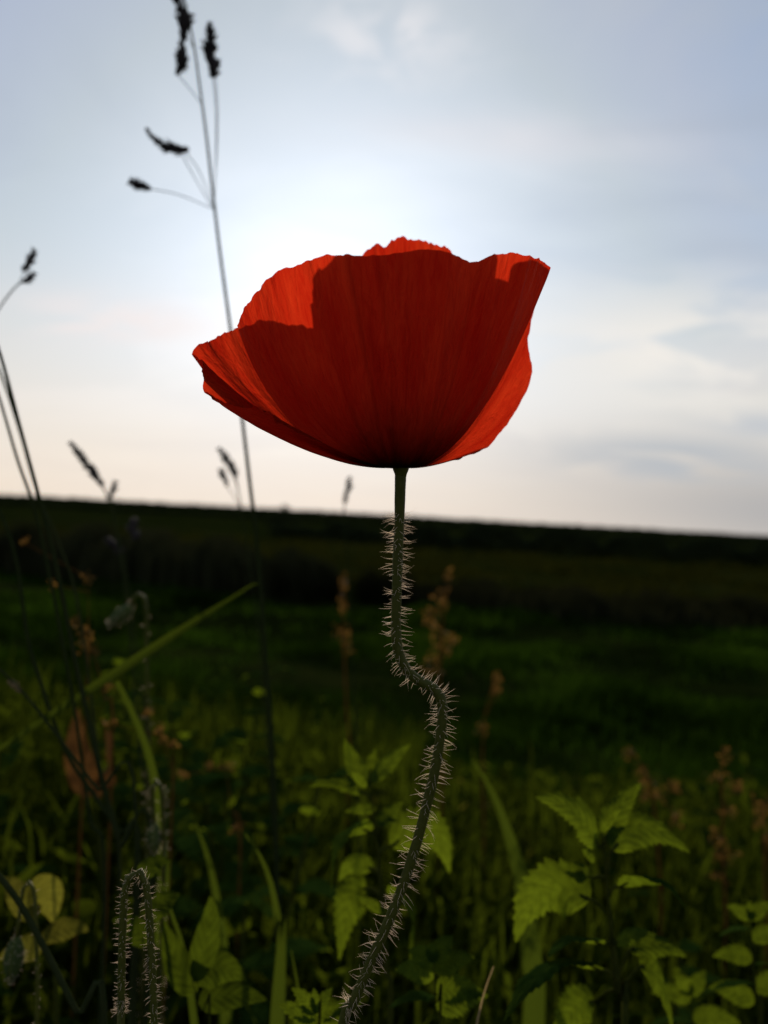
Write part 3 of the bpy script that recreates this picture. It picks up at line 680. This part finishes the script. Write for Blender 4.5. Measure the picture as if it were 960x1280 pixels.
grass('tall flowering grass stalk with dark clustered heads behind the poppy',
      [(354, 1320), (347, 1120), (341, 960), (331, 810), (325, 728), (320, 665), (313, 610), (303, 525), (292, 440), (281, 360), (273, 300), (266, 240), (258, 170), (250, 110), (243, 60), (236, 25), (225, -25)],
      0.45, [4.6, 4.4, 4.0, 3.6, 3.2, 2.6, 2.2, 1.7, 1.2],
      heads=[[(214, -40, 4), (220, -8, 8), (220, 2, 7)], [(224, 8, 5), (230, 20, 10), (231, 32, 9), (229, 42, 5)], [(230, 40, 4.5), (227, 62, 4.5), (228, 78, 8), (221, 92, 4)],
             [(262, 28, 2.5), (263, 48, 7), (262, 66, 9), (264, 74, 6)], [(264, 72, 7), (267, 84, 9), (266, 96, 4)],
             [(183, 161, 1.5), (193, 174, 4), (207, 182, 5)], [(204, 182, 5), (216, 186, 7.5), (229, 188, 7), (235, 186, 3)], [(162, 226, 4), (174, 231, 6.5), (188, 236, 4)]],
      branches=[[(266, 94), (270, 140), (270, 200), (268, 252)], [(269, 90), (272, 140), (271, 190), (269, 230)], [(232, 190), (248, 212), (261, 243), (267, 262)], [(226, 191), (245, 225), (264, 258)], [(188, 236), (225, 244), (268, 262)],
                [(221, 92), (238, 112), (250, 128)], [(229, 42), (236, 50), (242, 60)], [(218, 4), (226, 14), (234, 22)]],
      leaves=[([(326, 730), (318, 730), (290, 748), (230, 786), (120, 858), (-10, 944), (-60, 985)], [.45, .448, .44, .42, .39, .36, .35], [1.0, 3.4, 5.6, 6.6, 5.4, 3.6, 2], M_BLADE, CAMN)], seed=1, dens=1.3)
LG = 'grass stalks at the edge of the bank'
grass('bundle-forming grass stalk bending over, thickest of those crossing the reeds', [(172, 1120), (150, 1055), (130, 985), (112, 905), (96, 835), (78, 745), (62, 670), (47, 615), (24, 530), (4, 455), (-14, 400)], 0.33, [5.5, 5.5, 6, 6.5, 6, 4.5, 3.5, 3.2, 3, 2.5, 2], seed=2)
grass('thin grass stalk leaning beside the thickest bent stalk', [(130, 1150), (112, 1020), (92, 880), (66, 740), (44, 640), (22, 575), (0, 500), (-20, 440)], 0.37, [3, 3, 3, 2.6, 2.2, 2, 2, 1.6], seed=3)
grass('finest leaning grass stalk, crossing the other bent stalks', [(150, 1140), (125, 960), (98, 760), (74, 680), (45, 610), (25, 540), (2, 470), (-20, 420)], 0.42, [2.6, 2.6, 2.4, 2, 1.8, 1.6, 1.6], seed=4)
grass('grass stalk with a single long drooping spike above the horizon', [(190, 1100), (176, 950), (165, 820), (154, 720), (145, 660), (136, 625), (128, 608)], 0.55, [2.2, 2.2, 1.8, 1.5, 1.2], heads=[[(87, 553, 2), (97, 565, 4), (108, 580, 5), (119, 594, 5), (128, 607, 3)]], seed=5, dens=1.6)
grass('grass stalk with a short upright head beside the drooping spike', [(200, 1100), (186, 950), (172, 820), (158, 720), (146, 660), (139, 622)], 0.6, [1.8, 1.8, 1.6, 1.2, 1],
      heads=[[(145, 601, 2), (141, 612, 4.5), (138, 622, 3)], [(170, 648, 4), (165, 660, 7), (172, 672, 5)], [(134, 672, 4), (142, 680, 6), (152, 690, 5)]], branches=[[(139, 624), (150, 645), (166, 664)], [(146, 660), (146, 680)]], seed=6, hmat=M_SPIKE)
grass('arching grass stalk with a small forked head over the horizon', [(-70, 700), (-55, 560), (-38, 470), (-18, 415), (4, 378), (20, 358), (32, 350)], 0.45, [2.4, 2.2, 1.8, 1.4, 1.2, 1],
      heads=[[(43, 311, 3), (39, 324, 5), (33, 336, 4)], [(44, 341, 3), (37, 348, 5), (29, 353, 4)], [(33, 332, 3), (28, 338, 3)]], branches=[[(34, 336), (28, 345), (24, 354)]], seed=7)
grass('slender grass stalk with a split head beside the tall flowering grass', [(345, 1150), (335, 950), (322, 780), (310, 690), (302, 640), (296, 606), (290, 590)], 0.6, [1.8, 1.8, 1.6, 1.2, 1, 1],
      heads=[[(274, 560, 3), (281, 571, 5), (290, 584, 5), (295, 594, 4)], [(276, 586, 3), (280, 597, 4.5), (284, 606, 3)]], branches=[[(295, 596), (298, 612)], [(283, 606), (292, 620), (301, 636)]], seed=8)
grass('thin grass stalk with one small spike just behind the poppy stem', [(450, 1150), (446, 950), (440, 800), (434, 700), (430, 650), (431, 628)], 0.65, [1.6, 1.6, 1.4, 1.1, 0.9],
      heads=[[(437, 596, 2), (436, 608, 4.5), (433, 620, 3.5), (431, 628, 2)]], seed=9)
grass('dark straight stalk slanting past the drooping plump bud', [(130, 1330), (96, 1265), (58, 1190), (25, 1130), (-5, 1090), (-30, 1060)], 0.27, [4.5, 4.5, 4.2, 4, 3.6], seed=10)
grass('thin stalk with a pale knot slanting under the long grass leaf', [(170, 1060), (120, 985), (78, 928), (45, 885), (20, 856), (-8, 830), (-40, 800)], 0.32, [2.4, 2.4, 2.2, 2, 1.8], heads=[[(10, 850, 1.5), (20, 858, 5), (27, 866, 2)]], seed=11, mat=M_CULM, hmat=M_STRAW)
grass('dark stalk slanting down into the thickest bent stalk', [(190, 1090), (150, 1040), (115, 990), (88, 950), (68, 905), (50, 850), (35, 800), (20, 700), (0, 640), (-25, 600)], 0.38, [3.4, 3.4, 3.2, 3, 3, 2.8, 2.5, 2], seed=12)

# ------------------------------------------------------------------ broad leaves
def ovate(n, W, a=0.6, k=0.85):
    s = np.linspace(0, 1, n); return W*np.maximum(np.sin(math.pi*np.clip(s, 0.0, 1)**a), 0.0)**k + W*0.02*(1-s)
def put_leaf(t, b, c, e, d, W, nh, mat=None, teeth=13, fold=0.25, curl=0.25, seed=0, stalk=None, wav=0.06):
    """leaf from pixel b over c to tip e; d: depth of b, c, e; W: half width in pixels"""
    d = np.broadcast_to(np.asarray(d, float), (3,)); A, B, E = (P(p[0], p[1], q) for p, q in zip((b, c, e), d))
    n = teeth*4+1 if teeth else 24; s = np.linspace(0, 1, n)[:, None]
    C = (1-s)**2*A+2*s*(1-s)*B+s*s*E; v = nh[0]*RT+nh[1]*UP+nh[2]*FWD
    m = MB(); m.ribbon(C, v, ovate(n, W*d[1]/FPX), 6, fold, teeth, 0.30, curl, wav, seed)
    o = m.build('leaf', mat or M_NETTLE, t)
    if stalk is not None:
        S = P(stalk[0], stalk[1], stalk[2]); mid = (S+A)/2+UP*0.001
        m = MB(); m.tube(spline([S, mid, A, A+(C[n//6]-A)*0.6], 12), np.linspace(2.6, 1.6, 12)*d[0]/FPX, 6); m.build('petiole', M_NSTEM, o)
    return o
def plant(name, label, cat, pts, d, r_px, mat, group=None):
    C = [P(p[0], p[1], d) for p in pts]; g = C[0]; f = np.array([g[0], g[1]+0.01, 0.0]); f[2] = float(terrain(f[0], f[1]))
    t = thing(name, label, cat, f, group)
    C = spline(([f-np.array([0, 0, .01])] if g[2] > f[2]+0.01 else [])+C, 50)
    m = MB(); R = np.linspace(r_px[0], r_px[1], 50)*np.interp(np.arange(50), [0, 42, 49], [1, 1, 0.15])*d/FPX*(1+0.08*np.sin(np.arange(50)*0.8)); m.tube(C, R, 8); m.build('stem', M_NSTEM if mat is None else mat, t)
    return t
D = 0.31
t = plant('nettle', 'nettle with lit serrated leaves standing clear of the undergrowth', 'plant', [(780, 1320), (773, 1250), (767, 1190), (761, 1130), (757, 1080), (754, 1045), (753, 1030)], D, (8.5, 4), None)
TOW = (0.0, 0.25, -1.0)
L = [ # base, control, tip, depths, half width, normal (right, up, forward), stalk
 ((747, 1058), (728, 1002), (670, 997), (D, D-.01, D-.015), 25, (0.2, 0.7, -0.75), (754, 1062, D)),
 ((744, 1050), (735, 1020), (722, 994), (D+.01, D+.015, D+.02), 15, (0.5, 0.3, -0.8), None),
 ((756, 1050), (768, 1008), (801, 979), (D+.005, D+.01, D+.012), 19, (-0.6, 0.35, -0.8), (755, 1056, D)),
 ((752, 1040), (762, 1020), (776, 1012), (D-.01, D-.01, D-.01), 7, (-0.4, 0.3, -0.9), None),
 ((765, 1063), (800, 1006), (862, 1066), (D, D+.01, D+.012), 25, (0.1, 0.75, -0.75), (759, 1092, D)),
 ((741, 1098), (722, 1085), (701, 1077), (D+.005, D+.01, D+.012), 12, (0.3, 0.6, -0.8), (756, 1098, D)),
 ((744, 1076), (734, 1066), (728, 1062), (D-.006, D-.01, D-.01), 7, (0.3, 0.6, -0.8), None),
 ((738, 1124), (668, 1082), (645, 1178), (D, D+.012, D+.012), 36, (0.25, 0.35, -0.95), (757, 1142, D)),
 ((775, 1108), (828, 1076), (858, 1138), (D, D-.02, D-.03), 22, (0.3, 1.0, 0.35), (760, 1118, D)),
 ((752, 1180), (708, 1158), (686, 1196), (D-.005, D-.02, D-.03), 22, (-0.2, 1.0, 0.25), (765, 1182, D)),
 ((750, 1212), (680, 1172), (630, 1276), (D-.006, D-.03, D-.045), 30, (-0.25, 1.0, 0.2), (768, 1222, D)),
 ((770, 1180), (790, 1162), (820, 1168), (D-.004, D-.01, D-.012), 12, (0.1, 0.8, -0.5), (765, 1176, D)),
 ((786, 1188), (822, 1168), (858, 1196), (D, D+.008, D+.012), 18, (0.05, 0.8, -0.6), (770, 1232, D)),
 ((800, 1208), (826, 1196), (842, 1290), (D, D+.01, D+.012), 24, (0.7, 0.5, -0.6), (776, 1238, D)),
 ((742, 1252), (712, 1250), (694, 1300), (D+.02, D+.03, D+.03), 24, (-0.3, 0.5, -0.8), (772, 1236, D)),
]
for k, (b, c, e, d, W, nh, st) in enumerate(L): put_leaf(t, b, c, e, d, W*0.86, nh, seed=k+100, stalk=st, teeth=14, fold=0.35, curl=0.45, wav=0.1)
D = 0.34
t = plant('nettle', 'nettle with blurred pale top leaves growing behind the poppy stem', 'plant', [(486, 1320), (482, 1210), (477, 1120), (470, 1040), (464, 990), (462, 965)], D, (7, 3), None)
L = [((462, 982), (444, 962), (431, 924), (D, D+.01, D+.01), 17, (0.4, 0.2, -0.9), None),
 ((466, 978), (486, 948), (513, 930), (D, D+.01, D+.01), 14, (-0.4, 0.5, -0.8), None),
 ((463, 975), (464, 955), (469, 936), (D+.01, D+.015, D+.02), 12, (0, 0.2, -1), None),
 ((455, 992), (420, 966), (386, 984), (D, D, D-.005), 13, (0.1, 0.8, -0.6), (464, 1000, D)),
 ((458, 984), (446, 970), (440, 966), (D-.01, D-.012, D-.012), 7, (0, 0.4, -0.9), None),
 ((476, 1034), (486, 1014), (503, 1003), (D, D+.01, D+.01), 14, (-0.3, 0.5, -0.8), (471, 1044, D)),
 ((488, 1058), (552, 1000), (562, 1092), (D+.01, D+.02, D+.025), 30, (0.2, 0.4, -0.9), (473, 1068, D)),
 ((462, 1040), (414, 1012), (414, 1118), (D, D-.02, D-.03), 26, (-0.5, 0.8, 0.3), (471, 1050, D)),
 ((466, 1086), (436, 1068), (424, 1102), (D+.01, D+.015, D+.015), 15, (0.1, 0.5, -0.9), (474, 1094, D)),
 ((458, 1110), (430, 1106), (424, 1200), (D+.01, D+.01, D+.005), 28, (-0.4, 0.4, -0.8), (476, 1120, D)),
 ((488, 1120), (528, 1098), (512, 1208), (D-.005, D-.02, D-.03), 24, (0.5, 0.6, 0.4), (478, 1130, D)),
 ((470, 1012), (448, 1008), (432, 1015), (D, D+.005, D+.005), 9, (0, 0.6, -0.8), None),
 ((480, 1142), (462, 1126), (444, 1120), (D-.02, D-.02, D-.02), 8, (0, 0.6, -0.8), None)]
for k, (b, c, e, d, W, nh, st) in enumerate(L): put_leaf(t, b, c, e, d, W*0.82, nh, seed=k+200, stalk=st, teeth=13, fold=0.35, curl=0.45, wav=0.1)
def rosette(label, pts, d, spec, seed, name='nettle', rr=(5, 2.5), mat=None, teeth=10, cat='plant', group=None):
    t = plant(name, label, cat, pts, d, rr, None, group); r = np.random.default_rng(seed)
    for k, (bx, by, ang, ln, W, sg) in enumerate(spec):
        a = math.radians(ang); ex, ey = bx+ln*math.cos(a), by-ln*math.sin(a); cx, cy = bx+0.5*ln*math.cos(a), by-0.5*ln*math.sin(a)-0.22*ln
        dd = d+sg*ln*0.35*d/FPX
        put_leaf(t, (bx, by), (cx, cy), (ex, ey), (d, (d+dd)/2, dd), W, (0.4*math.cos(a+1.57), 0.55, -0.8 if sg >= 0 else 0.2), mat=mat, seed=seed+k, teeth=teeth)
    return t
rosette('young nettle shoot at the foot of the poppy stem', [(548, 1330), (545, 1260), (542, 1205)], 0.29,
        [(542, 1205, 55, 42, 13, 1), (542, 1206, 150, 36, 12, 1), (544, 1215, 20, 52, 13, 1), (543, 1222, 170, 50, 14, 0), (545, 1240, -5, 60, 17, 1), (544, 1245, 195, 62, 18, -1), (542, 1204, 100, 26, 9, 1), (546, 1262, 15, 66, 18, 1)], 300)
rosette('bristly weed shoot beneath the leaning poppy stem', [(398, 1340), (396, 1300), (394, 1268)], 0.27,
        [(394, 1270, 130, 45, 9, 1), (395, 1270, 60, 40, 8, 1), (396, 1275, 20, 46, 9, 1), (394, 1276, 165, 40, 9, 0), (395, 1268, 95, 32, 7, 1), (398, 1290, 35, 66, 12, 1), (398, 1290, 145, 60, 12, 1)], 320, teeth=6)
rosette('nettle cut by the frame edge, low and half in shadow', [(948, 1330), (944, 1240), (940, 1180), (938, 1150)], 0.36,
        [(938, 1150, 150, 34, 8, 1), (938, 1150, 40, 34, 8, 1), (939, 1160, 195, 42, 10, -1), (940, 1175, 10, 44, 10, 1), (941, 1200, 175, 50, 11, 1), (942, 1205, -15, 52, 12, -1), (943, 1230, 190, 56, 12, -1), (944, 1240, 20, 56, 12, 1), (939, 1152, 95, 26, 6, 1), (943, 1255, 160, 60, 13, 1)], 340)
rosette('low spreading nettle between the lit nettle and its shaded neighbour', [(868, 1340), (866, 1290), (864, 1245)], 0.40,
        [(864, 1245, 60, 36, 9, 1), (864, 1245, 130, 34, 9, 1), (864, 1250, 15, 50, 11, -1), (864, 1250, 170, 50, 11, 1), (866, 1275, -5, 60, 12, 1), (866, 1278, 185, 56, 13, -1)], 360)
# pale dry blade leaning by the shoot
def lone_blade(label, pts, d, W, mat, name='grass_leaf', nh=None, fold=0.3):
    C = px_line(pts, d, 44); dd = float(np.mean(np.atleast_1d(d))); f = C[0].copy(); g = f.copy(); g[2] = float(terrain(f[0], f[1]))
    t = thing(name, label, 'grass', g)
    C = spline([g-np.array([0, 0, .01]), (g+f)/2]+list(C[::4])+[C[-1]], 60) if f[2] > g[2]+0.02 else C
    m = MB(); m.ribbon(C, CAMN if nh is None else nh, np.interp(np.linspace(0, 1, len(C)), np.linspace(0, 1, len(W)), W)*dd/FPX, 4, fold=fold, wav=0.05, seed=len(label))
    m.build('blade', mat, t); return t
lone_blade('pale dry grass blade standing beside the young nettle shoot', [(588, 1330), (598, 1270), (607, 1235), (617, 1208)], 0.27, [6, 6, 5.5, 4, 0.6], M_STRAW)
lone_blade('broad soft green grass blade curving up behind the poppy stem', [(668, 1240), (655, 1120), (634, 1040), (612, 985), (590, 950)], 0.48, [10, 13, 14, 12, 1], M_BLADE)
lone_blade('short lit green blade bent against the tall stalk foot', [(352, 1180), (340, 1110), (325, 1070), (306, 1042)], 0.36, [10, 11, 11, 9, 1], M_BLADE)
lone_blade('upright green blade beside the foot of the tall flowering grass', [(384, 1330), (378, 1270), (370, 1220), (364, 1188)], 0.33, [8, 9, 9, 6, 0.6], M_BLADE)
lone_blade('green strap leaf curving down below the withered brown leaf', [(205, 1100), (200, 1020), (188, 950), (165, 890), (146, 852)], 0.40, [7, 8, 8, 7, 3], M_BLADE)
lone_blade('folded green blade leaning by the hooked bristly stem', [(250, 1330), (232, 1200), (214, 1140), (200, 1100)], 0.33, [9, 9, 8, 7, 1], M_BLADE)
lone_blade('soft tall green blade among the weeds behind the hooked stem', [(284, 1250), (275, 1150), (262, 1080), (245, 1030)], 0.46, [8, 10, 10, 8, 1], M_BLADE)
# withered dock leaves
t = plant('dock', 'withered red-brown dock leaf standing in the undergrowth', 'plant', [(128, 1160), (124, 1060), (118, 1000)], 0.62, (4, 3), None)
put_leaf(t, (118, 995), (88, 950), (98, 884), (0.62, 0.63, 0.64), 18, (0.4, 0.1, -1), mat=M_DOCKLEAF, teeth=0, seed=401, wav=0.3, fold=0.5)
put_leaf(t, (122, 1000), (150, 960), (132, 905), (0.62, 0.63, 0.66), 13, (-0.6, 0.1, -0.8), mat=M_DOCKLEAF, teeth=0, seed=402, wav=0.35, fold=0.5)
# broad lit leaves low in the grass
def broad(label, stem, d, spec, seed, mat):
    t = plant('broad_leaved_weed', label, 'plant', stem, d, (4, 2.5), None)
    for k, (b, c, e, W, nh) in enumerate(spec): put_leaf(t, b, c, e, (d, d+.006, d+.01), W, nh, mat=mat, teeth=0, seed=seed+k, wav=0.1)
broad('broad bright green leaf lying level between hooked stem and tall stalk', [(262, 1330), (250, 1270), (240, 1222)], 0.31,
      [((240, 1222), (275, 1196), (308, 1226), 22, (0, 0.6, -0.8)), ((246, 1240), (215, 1205), (205, 1150), 18, (0.4, 0.3, -0.9)), ((242, 1228), (270, 1150), (262, 1120), 18, (-0.3, 0.3, -0.9)), ((248, 1255), (290, 1236), (335, 1250), 17, (0, 0.7, -0.7))], 500, M_WEED)
broad('yellow-green leaves spreading behind the plump drooping bud', [(70, 1300), (58, 1200), (46, 1150)], 0.36,
      [((40, 1118), (62, 1108), (66, 1155), 24, (0.2, 0.3, -0.9)), ((44, 1150), (20, 1110), (6, 1096), 16, (0.4, 0.5, -0.8)), ((52, 1175), (90, 1150), (112, 1164), 14, (0, 0.7, -0.7)), ((55, 1185), (26, 1180), (-5, 1200), 16, (0, 0.6, -0.8))], 520, M_WEED2)
broad('small pointed green leaf rising just behind the hook', [(196, 1300), (186, 1180), (180, 1110)], 0.30,
      [((176, 1100), (190, 1070), (213, 1078), 12, (0, 0.6, -0.8)), ((184, 1150), (205, 1120), (225, 1118), 15, (-0.2, 0.5, -0.8)), ((186, 1180), (160, 1150), (140, 1150), 14, (0, 0.5, -0.8))], 540, M_WEED)

# ------------------------------------------------------------------ dock seed heads
def dock(label, pts, d, clusters, seed, group=None):
    t = plant('dock', label, 'plant', pts, d, (2.2, 1.2), M_DOCK, group); r = np.random.default_rng(seed); px = d/FPX
    for (cx, cy, hw, hh) in clusters:
        m = MB(); c0 = P(cx, cy, d)
        for k in range(int(14+hw*hh*0.10)):
            q = np.clip(r.normal(size=3)*0.5, -1, 1); c = c0+RT*q[0]*hw*px+UP*q[1]*hh*px+FWD*q[2]*hw*px
            a = nrm(r.normal(size=3)); b = nrm(np.cross(a, r.normal(size=3))); n_ = np.cross(a, b); s = r.uniform(2.2, 4.2)*px*0.8
            m.add([c-a*s, c+b*s*.7+n_*s*.3, c+a*s, c-b*s*.7+n_*s*.3, c-n_*s*.3], [(4, 0, 1), (4, 1, 2), (4, 2, 3), (4, 3, 0)])
        near = min(pts, key=lambda p: abs(p[1]-cy-hh)); S = P(near[0], near[1], d)
        m.tube(np.array([S, (S+c0)/2, c0]), [0.8*px, 0.7*px, 0.6*px], 4, False)
        m.build('seed_cluster', M_DOCK, t)
dock('tall faint rusty seed head behind the poppy stem kink', [(552, 1000), (551, 900), (550, 820), (555, 760), (560, 715)], 0.85,
     [(559, 722, 7, 14), (552, 752, 12, 16), (545, 790, 16, 18), (556, 812, 14, 14), (540, 830, 14, 14), (566, 800, 8, 10), (533, 770, 9, 10)], 601)
dock('slim rusty seed head between tall flowering grass and poppy stem', [(436, 960), (433, 880), (430, 800), (429, 715)], 0.95, [(429, 728, 5, 12), (430, 755, 7, 14), (427, 790, 10, 14), (436, 810, 9, 10)], 602)
dock('rusty seed head directly above the lit nettle', [(826, 1150), (822, 1060), (816, 1000), (800, 950), (786, 935)], 0.75,
     [(788, 941, 9, 7), (800, 965, 11, 9), (812, 980, 11, 10), (824, 995, 10, 9), (840, 985, 8, 8), (846, 1020, 10, 12), (806, 995, 8, 8)], 603)
dock('tall rusty seed head in the open meadow beside the lit nettle', [(906, 1190), (905, 1090), (903, 1000), (905, 935)], 0.70,
     [(905, 945, 8, 14), (898, 972, 12, 10), (923, 984, 8, 9), (908, 1014, 13, 8), (893, 1044, 6, 8), (906, 1068, 16, 15), (897, 1096, 10, 6)], 604)
dock('rusty seed head partly cut off near the dim nettle', [(958, 1200), (956, 1100), (955, 1000)], 0.7, [(955, 1008, 12, 12), (950, 1026, 8, 10), (960, 1050, 9, 10)], 605)
dock('small rusty seed head low in the meadow beside the poppy stem', [(604, 1060), (603, 980), (604, 900)], 0.9, [(604, 912, 9, 9), (622, 862, 6, 12), (620, 846, 4, 8)], 606)
dock('crooked brown seed head hanging against the thickest bent stalk', [(140, 960), (130, 870), (112, 800), (92, 768)], 0.46, [(94, 776, 7, 9), (104, 792, 11, 11), (112, 806, 13, 11), (132, 856, 12, 6), (118, 812, 8, 6)], 607)
dock('brown seed head tangled by the green strap leaf', [(215, 1010), (212, 960), (202, 920), (180, 885)], 0.46, [(185, 890, 8, 5), (200, 912, 7, 9), (206, 924, 7, 8), (216, 932, 8, 5), (136, 903, 12, 4)], 608)
dock('two small ochre seed balls beside the thickest bent stalk', [(108, 880), (110, 800), (111, 740), (110, 722)], 0.5, [(111, 722, 8, 8), (67, 731, 7, 7), (30, 678, 5, 7)], 609)
dock('dim brown seed head above the ground by the tall stalk', [(300, 1080), (290, 1010), (282, 960)], 0.55, [(284, 958, 9, 6), (262, 956, 6, 5), (296, 1034, 10, 4), (230, 968, 8, 5)], 610)

# ------------------------------------------------------------------ scattered leafy weeds on the bank
def weed_proto(kind, seed):
    r = np.random.default_rng(seed); H = (0.16, 0.22, 0.13)[kind]
    t = thing('leafy_weed', 'x', 'plant', (0, 0, 0), 'leafy weeds filling the bank')
    C = spline([(0, 0, -0.01), (r.normal(0, .006), r.normal(0, .006), H*0.5), (r.normal(0, .012), r.normal(0, .012), H)], 16)
    m = MB(); m.tube(C, np.linspace(0.0019, 0.0009, 16), 6); m.build('stem', M_NSTEM, t)
    for k in range((12, 14, 10)[kind]):
        f = 0.25+0.75*(k/12); i = min(15, int(f*15)); yaw = k*2.4+r.normal(0, .3); L = (0.055, 0.045, 0.06)[kind]*(1.15-0.6*f)*r.uniform(.8, 1.2)
        dxy = np.array([math.cos(yaw), math.sin(yaw), 0]); el = r.uniform(0.2, 0.9)
        A = C[i]; B = A+dxy*L*0.55+np.array([0, 0, L*el*0.8]); E = A+dxy*L+np.array([0, 0, L*(el*0.8-0.35)])
        tee = (0, 9, 0)[kind]; n = tee*4+1 if tee else 16; s = np.linspace(0, 1, n)[:, None]
        mm = MB(); mm.ribbon((1-s)**2*A+2*s*(1-s)*B+s*s*E, (0, 0, 1), ovate(n, L*(0.30, 0.32, 0.2)[kind], (0.6, 0.6, 0.9)[kind]), 4, 0.25, tee, 0.3, 0.2, 0.08, seed+k)
        mm.build('leaf', (M_WEED, M_NETTLE, M_WEED2)[kind], t)
    return t
W_LABEL = ['low leafy weed with smooth oval leaves', 'low weed with serrated leaves', 'low yellowish weed with narrow leaves']
MARKS = []
for px_, d_, w_ in ((770, 0.45, 'close behind the lit nettle'), (480, 0.5, 'behind the poppy stem'), (345, 0.5, 'near the foot of the tall flowering grass'), (170, 0.5, 'behind the hooked bristly stem'), (20, 0.55, 'behind the plump drooping bud'),
                    (110, 0.8, 'beyond the withered brown leaf'), (300, 1.0, 'on the slope beyond the tall flowering grass'), (550, 1.0, 'by the tall faint rusty seed head'), (820, 0.9, 'by the rusty seed head above the nettle'), (920, 0.7, 'by the tall rusty seed head in the open'),
                    (200, 1.7, 'low on the bank at the meadow edge'), (640, 1.7, 'at the foot of the bank facing open meadow')):
    c_ = P(px_, 640, d_); MARKS.append((c_[0], c_[1], w_))
protos = [weed_proto(k % 3, 700+k*31) for k in range(6)]
spots = []
r = np.random.default_rng(77)
while len(spots) < 92:
    y = 0.50*math.exp(r.uniform(0, 1)**1.1*math.log(2.2/0.50)); x = r.uniform(-0.6, 0.6)*y; u = x/y*FPX+480
    if r.uniform() > (1.0 if u < 420 else 0.62): continue
    spots.append((x, y))
for k in range(24):
    y = r.uniform(0.40, 0.85); spots.append((r.uniform(-0.52, -0.10)*y, y))
for k, (x, y) in enumerate(spots):
    p = protos[k % 6]; first = k < 6
    o = p if first else p.copy()
    if not first:
        COL.objects.link(o)
        for ch in p.children:
            c = ch.copy(); COL.objects.link(c); c.parent = o
    u = x/y*FPX+480
    s = r.uniform(0.75, 1.35)*(1.15 if u < 420 else 0.9)
    o.location = (x, y, float(terrain(x, y))); o.rotation_euler = (r.normal(0, .1), r.normal(0, .1), r.uniform(0, 6.28)); o.scale = (s, s, s)
    q = min(MARKS, key=lambda m: (m[0]-x)**2+(m[1]-y)**2)
    o['label'] = W_LABEL[k % 3]+' '+q[2]; o['group'] = ('smooth leafy weeds on the bank', 'serrated weeds on the bank', 'yellowish weeds on the bank')[k % 3]
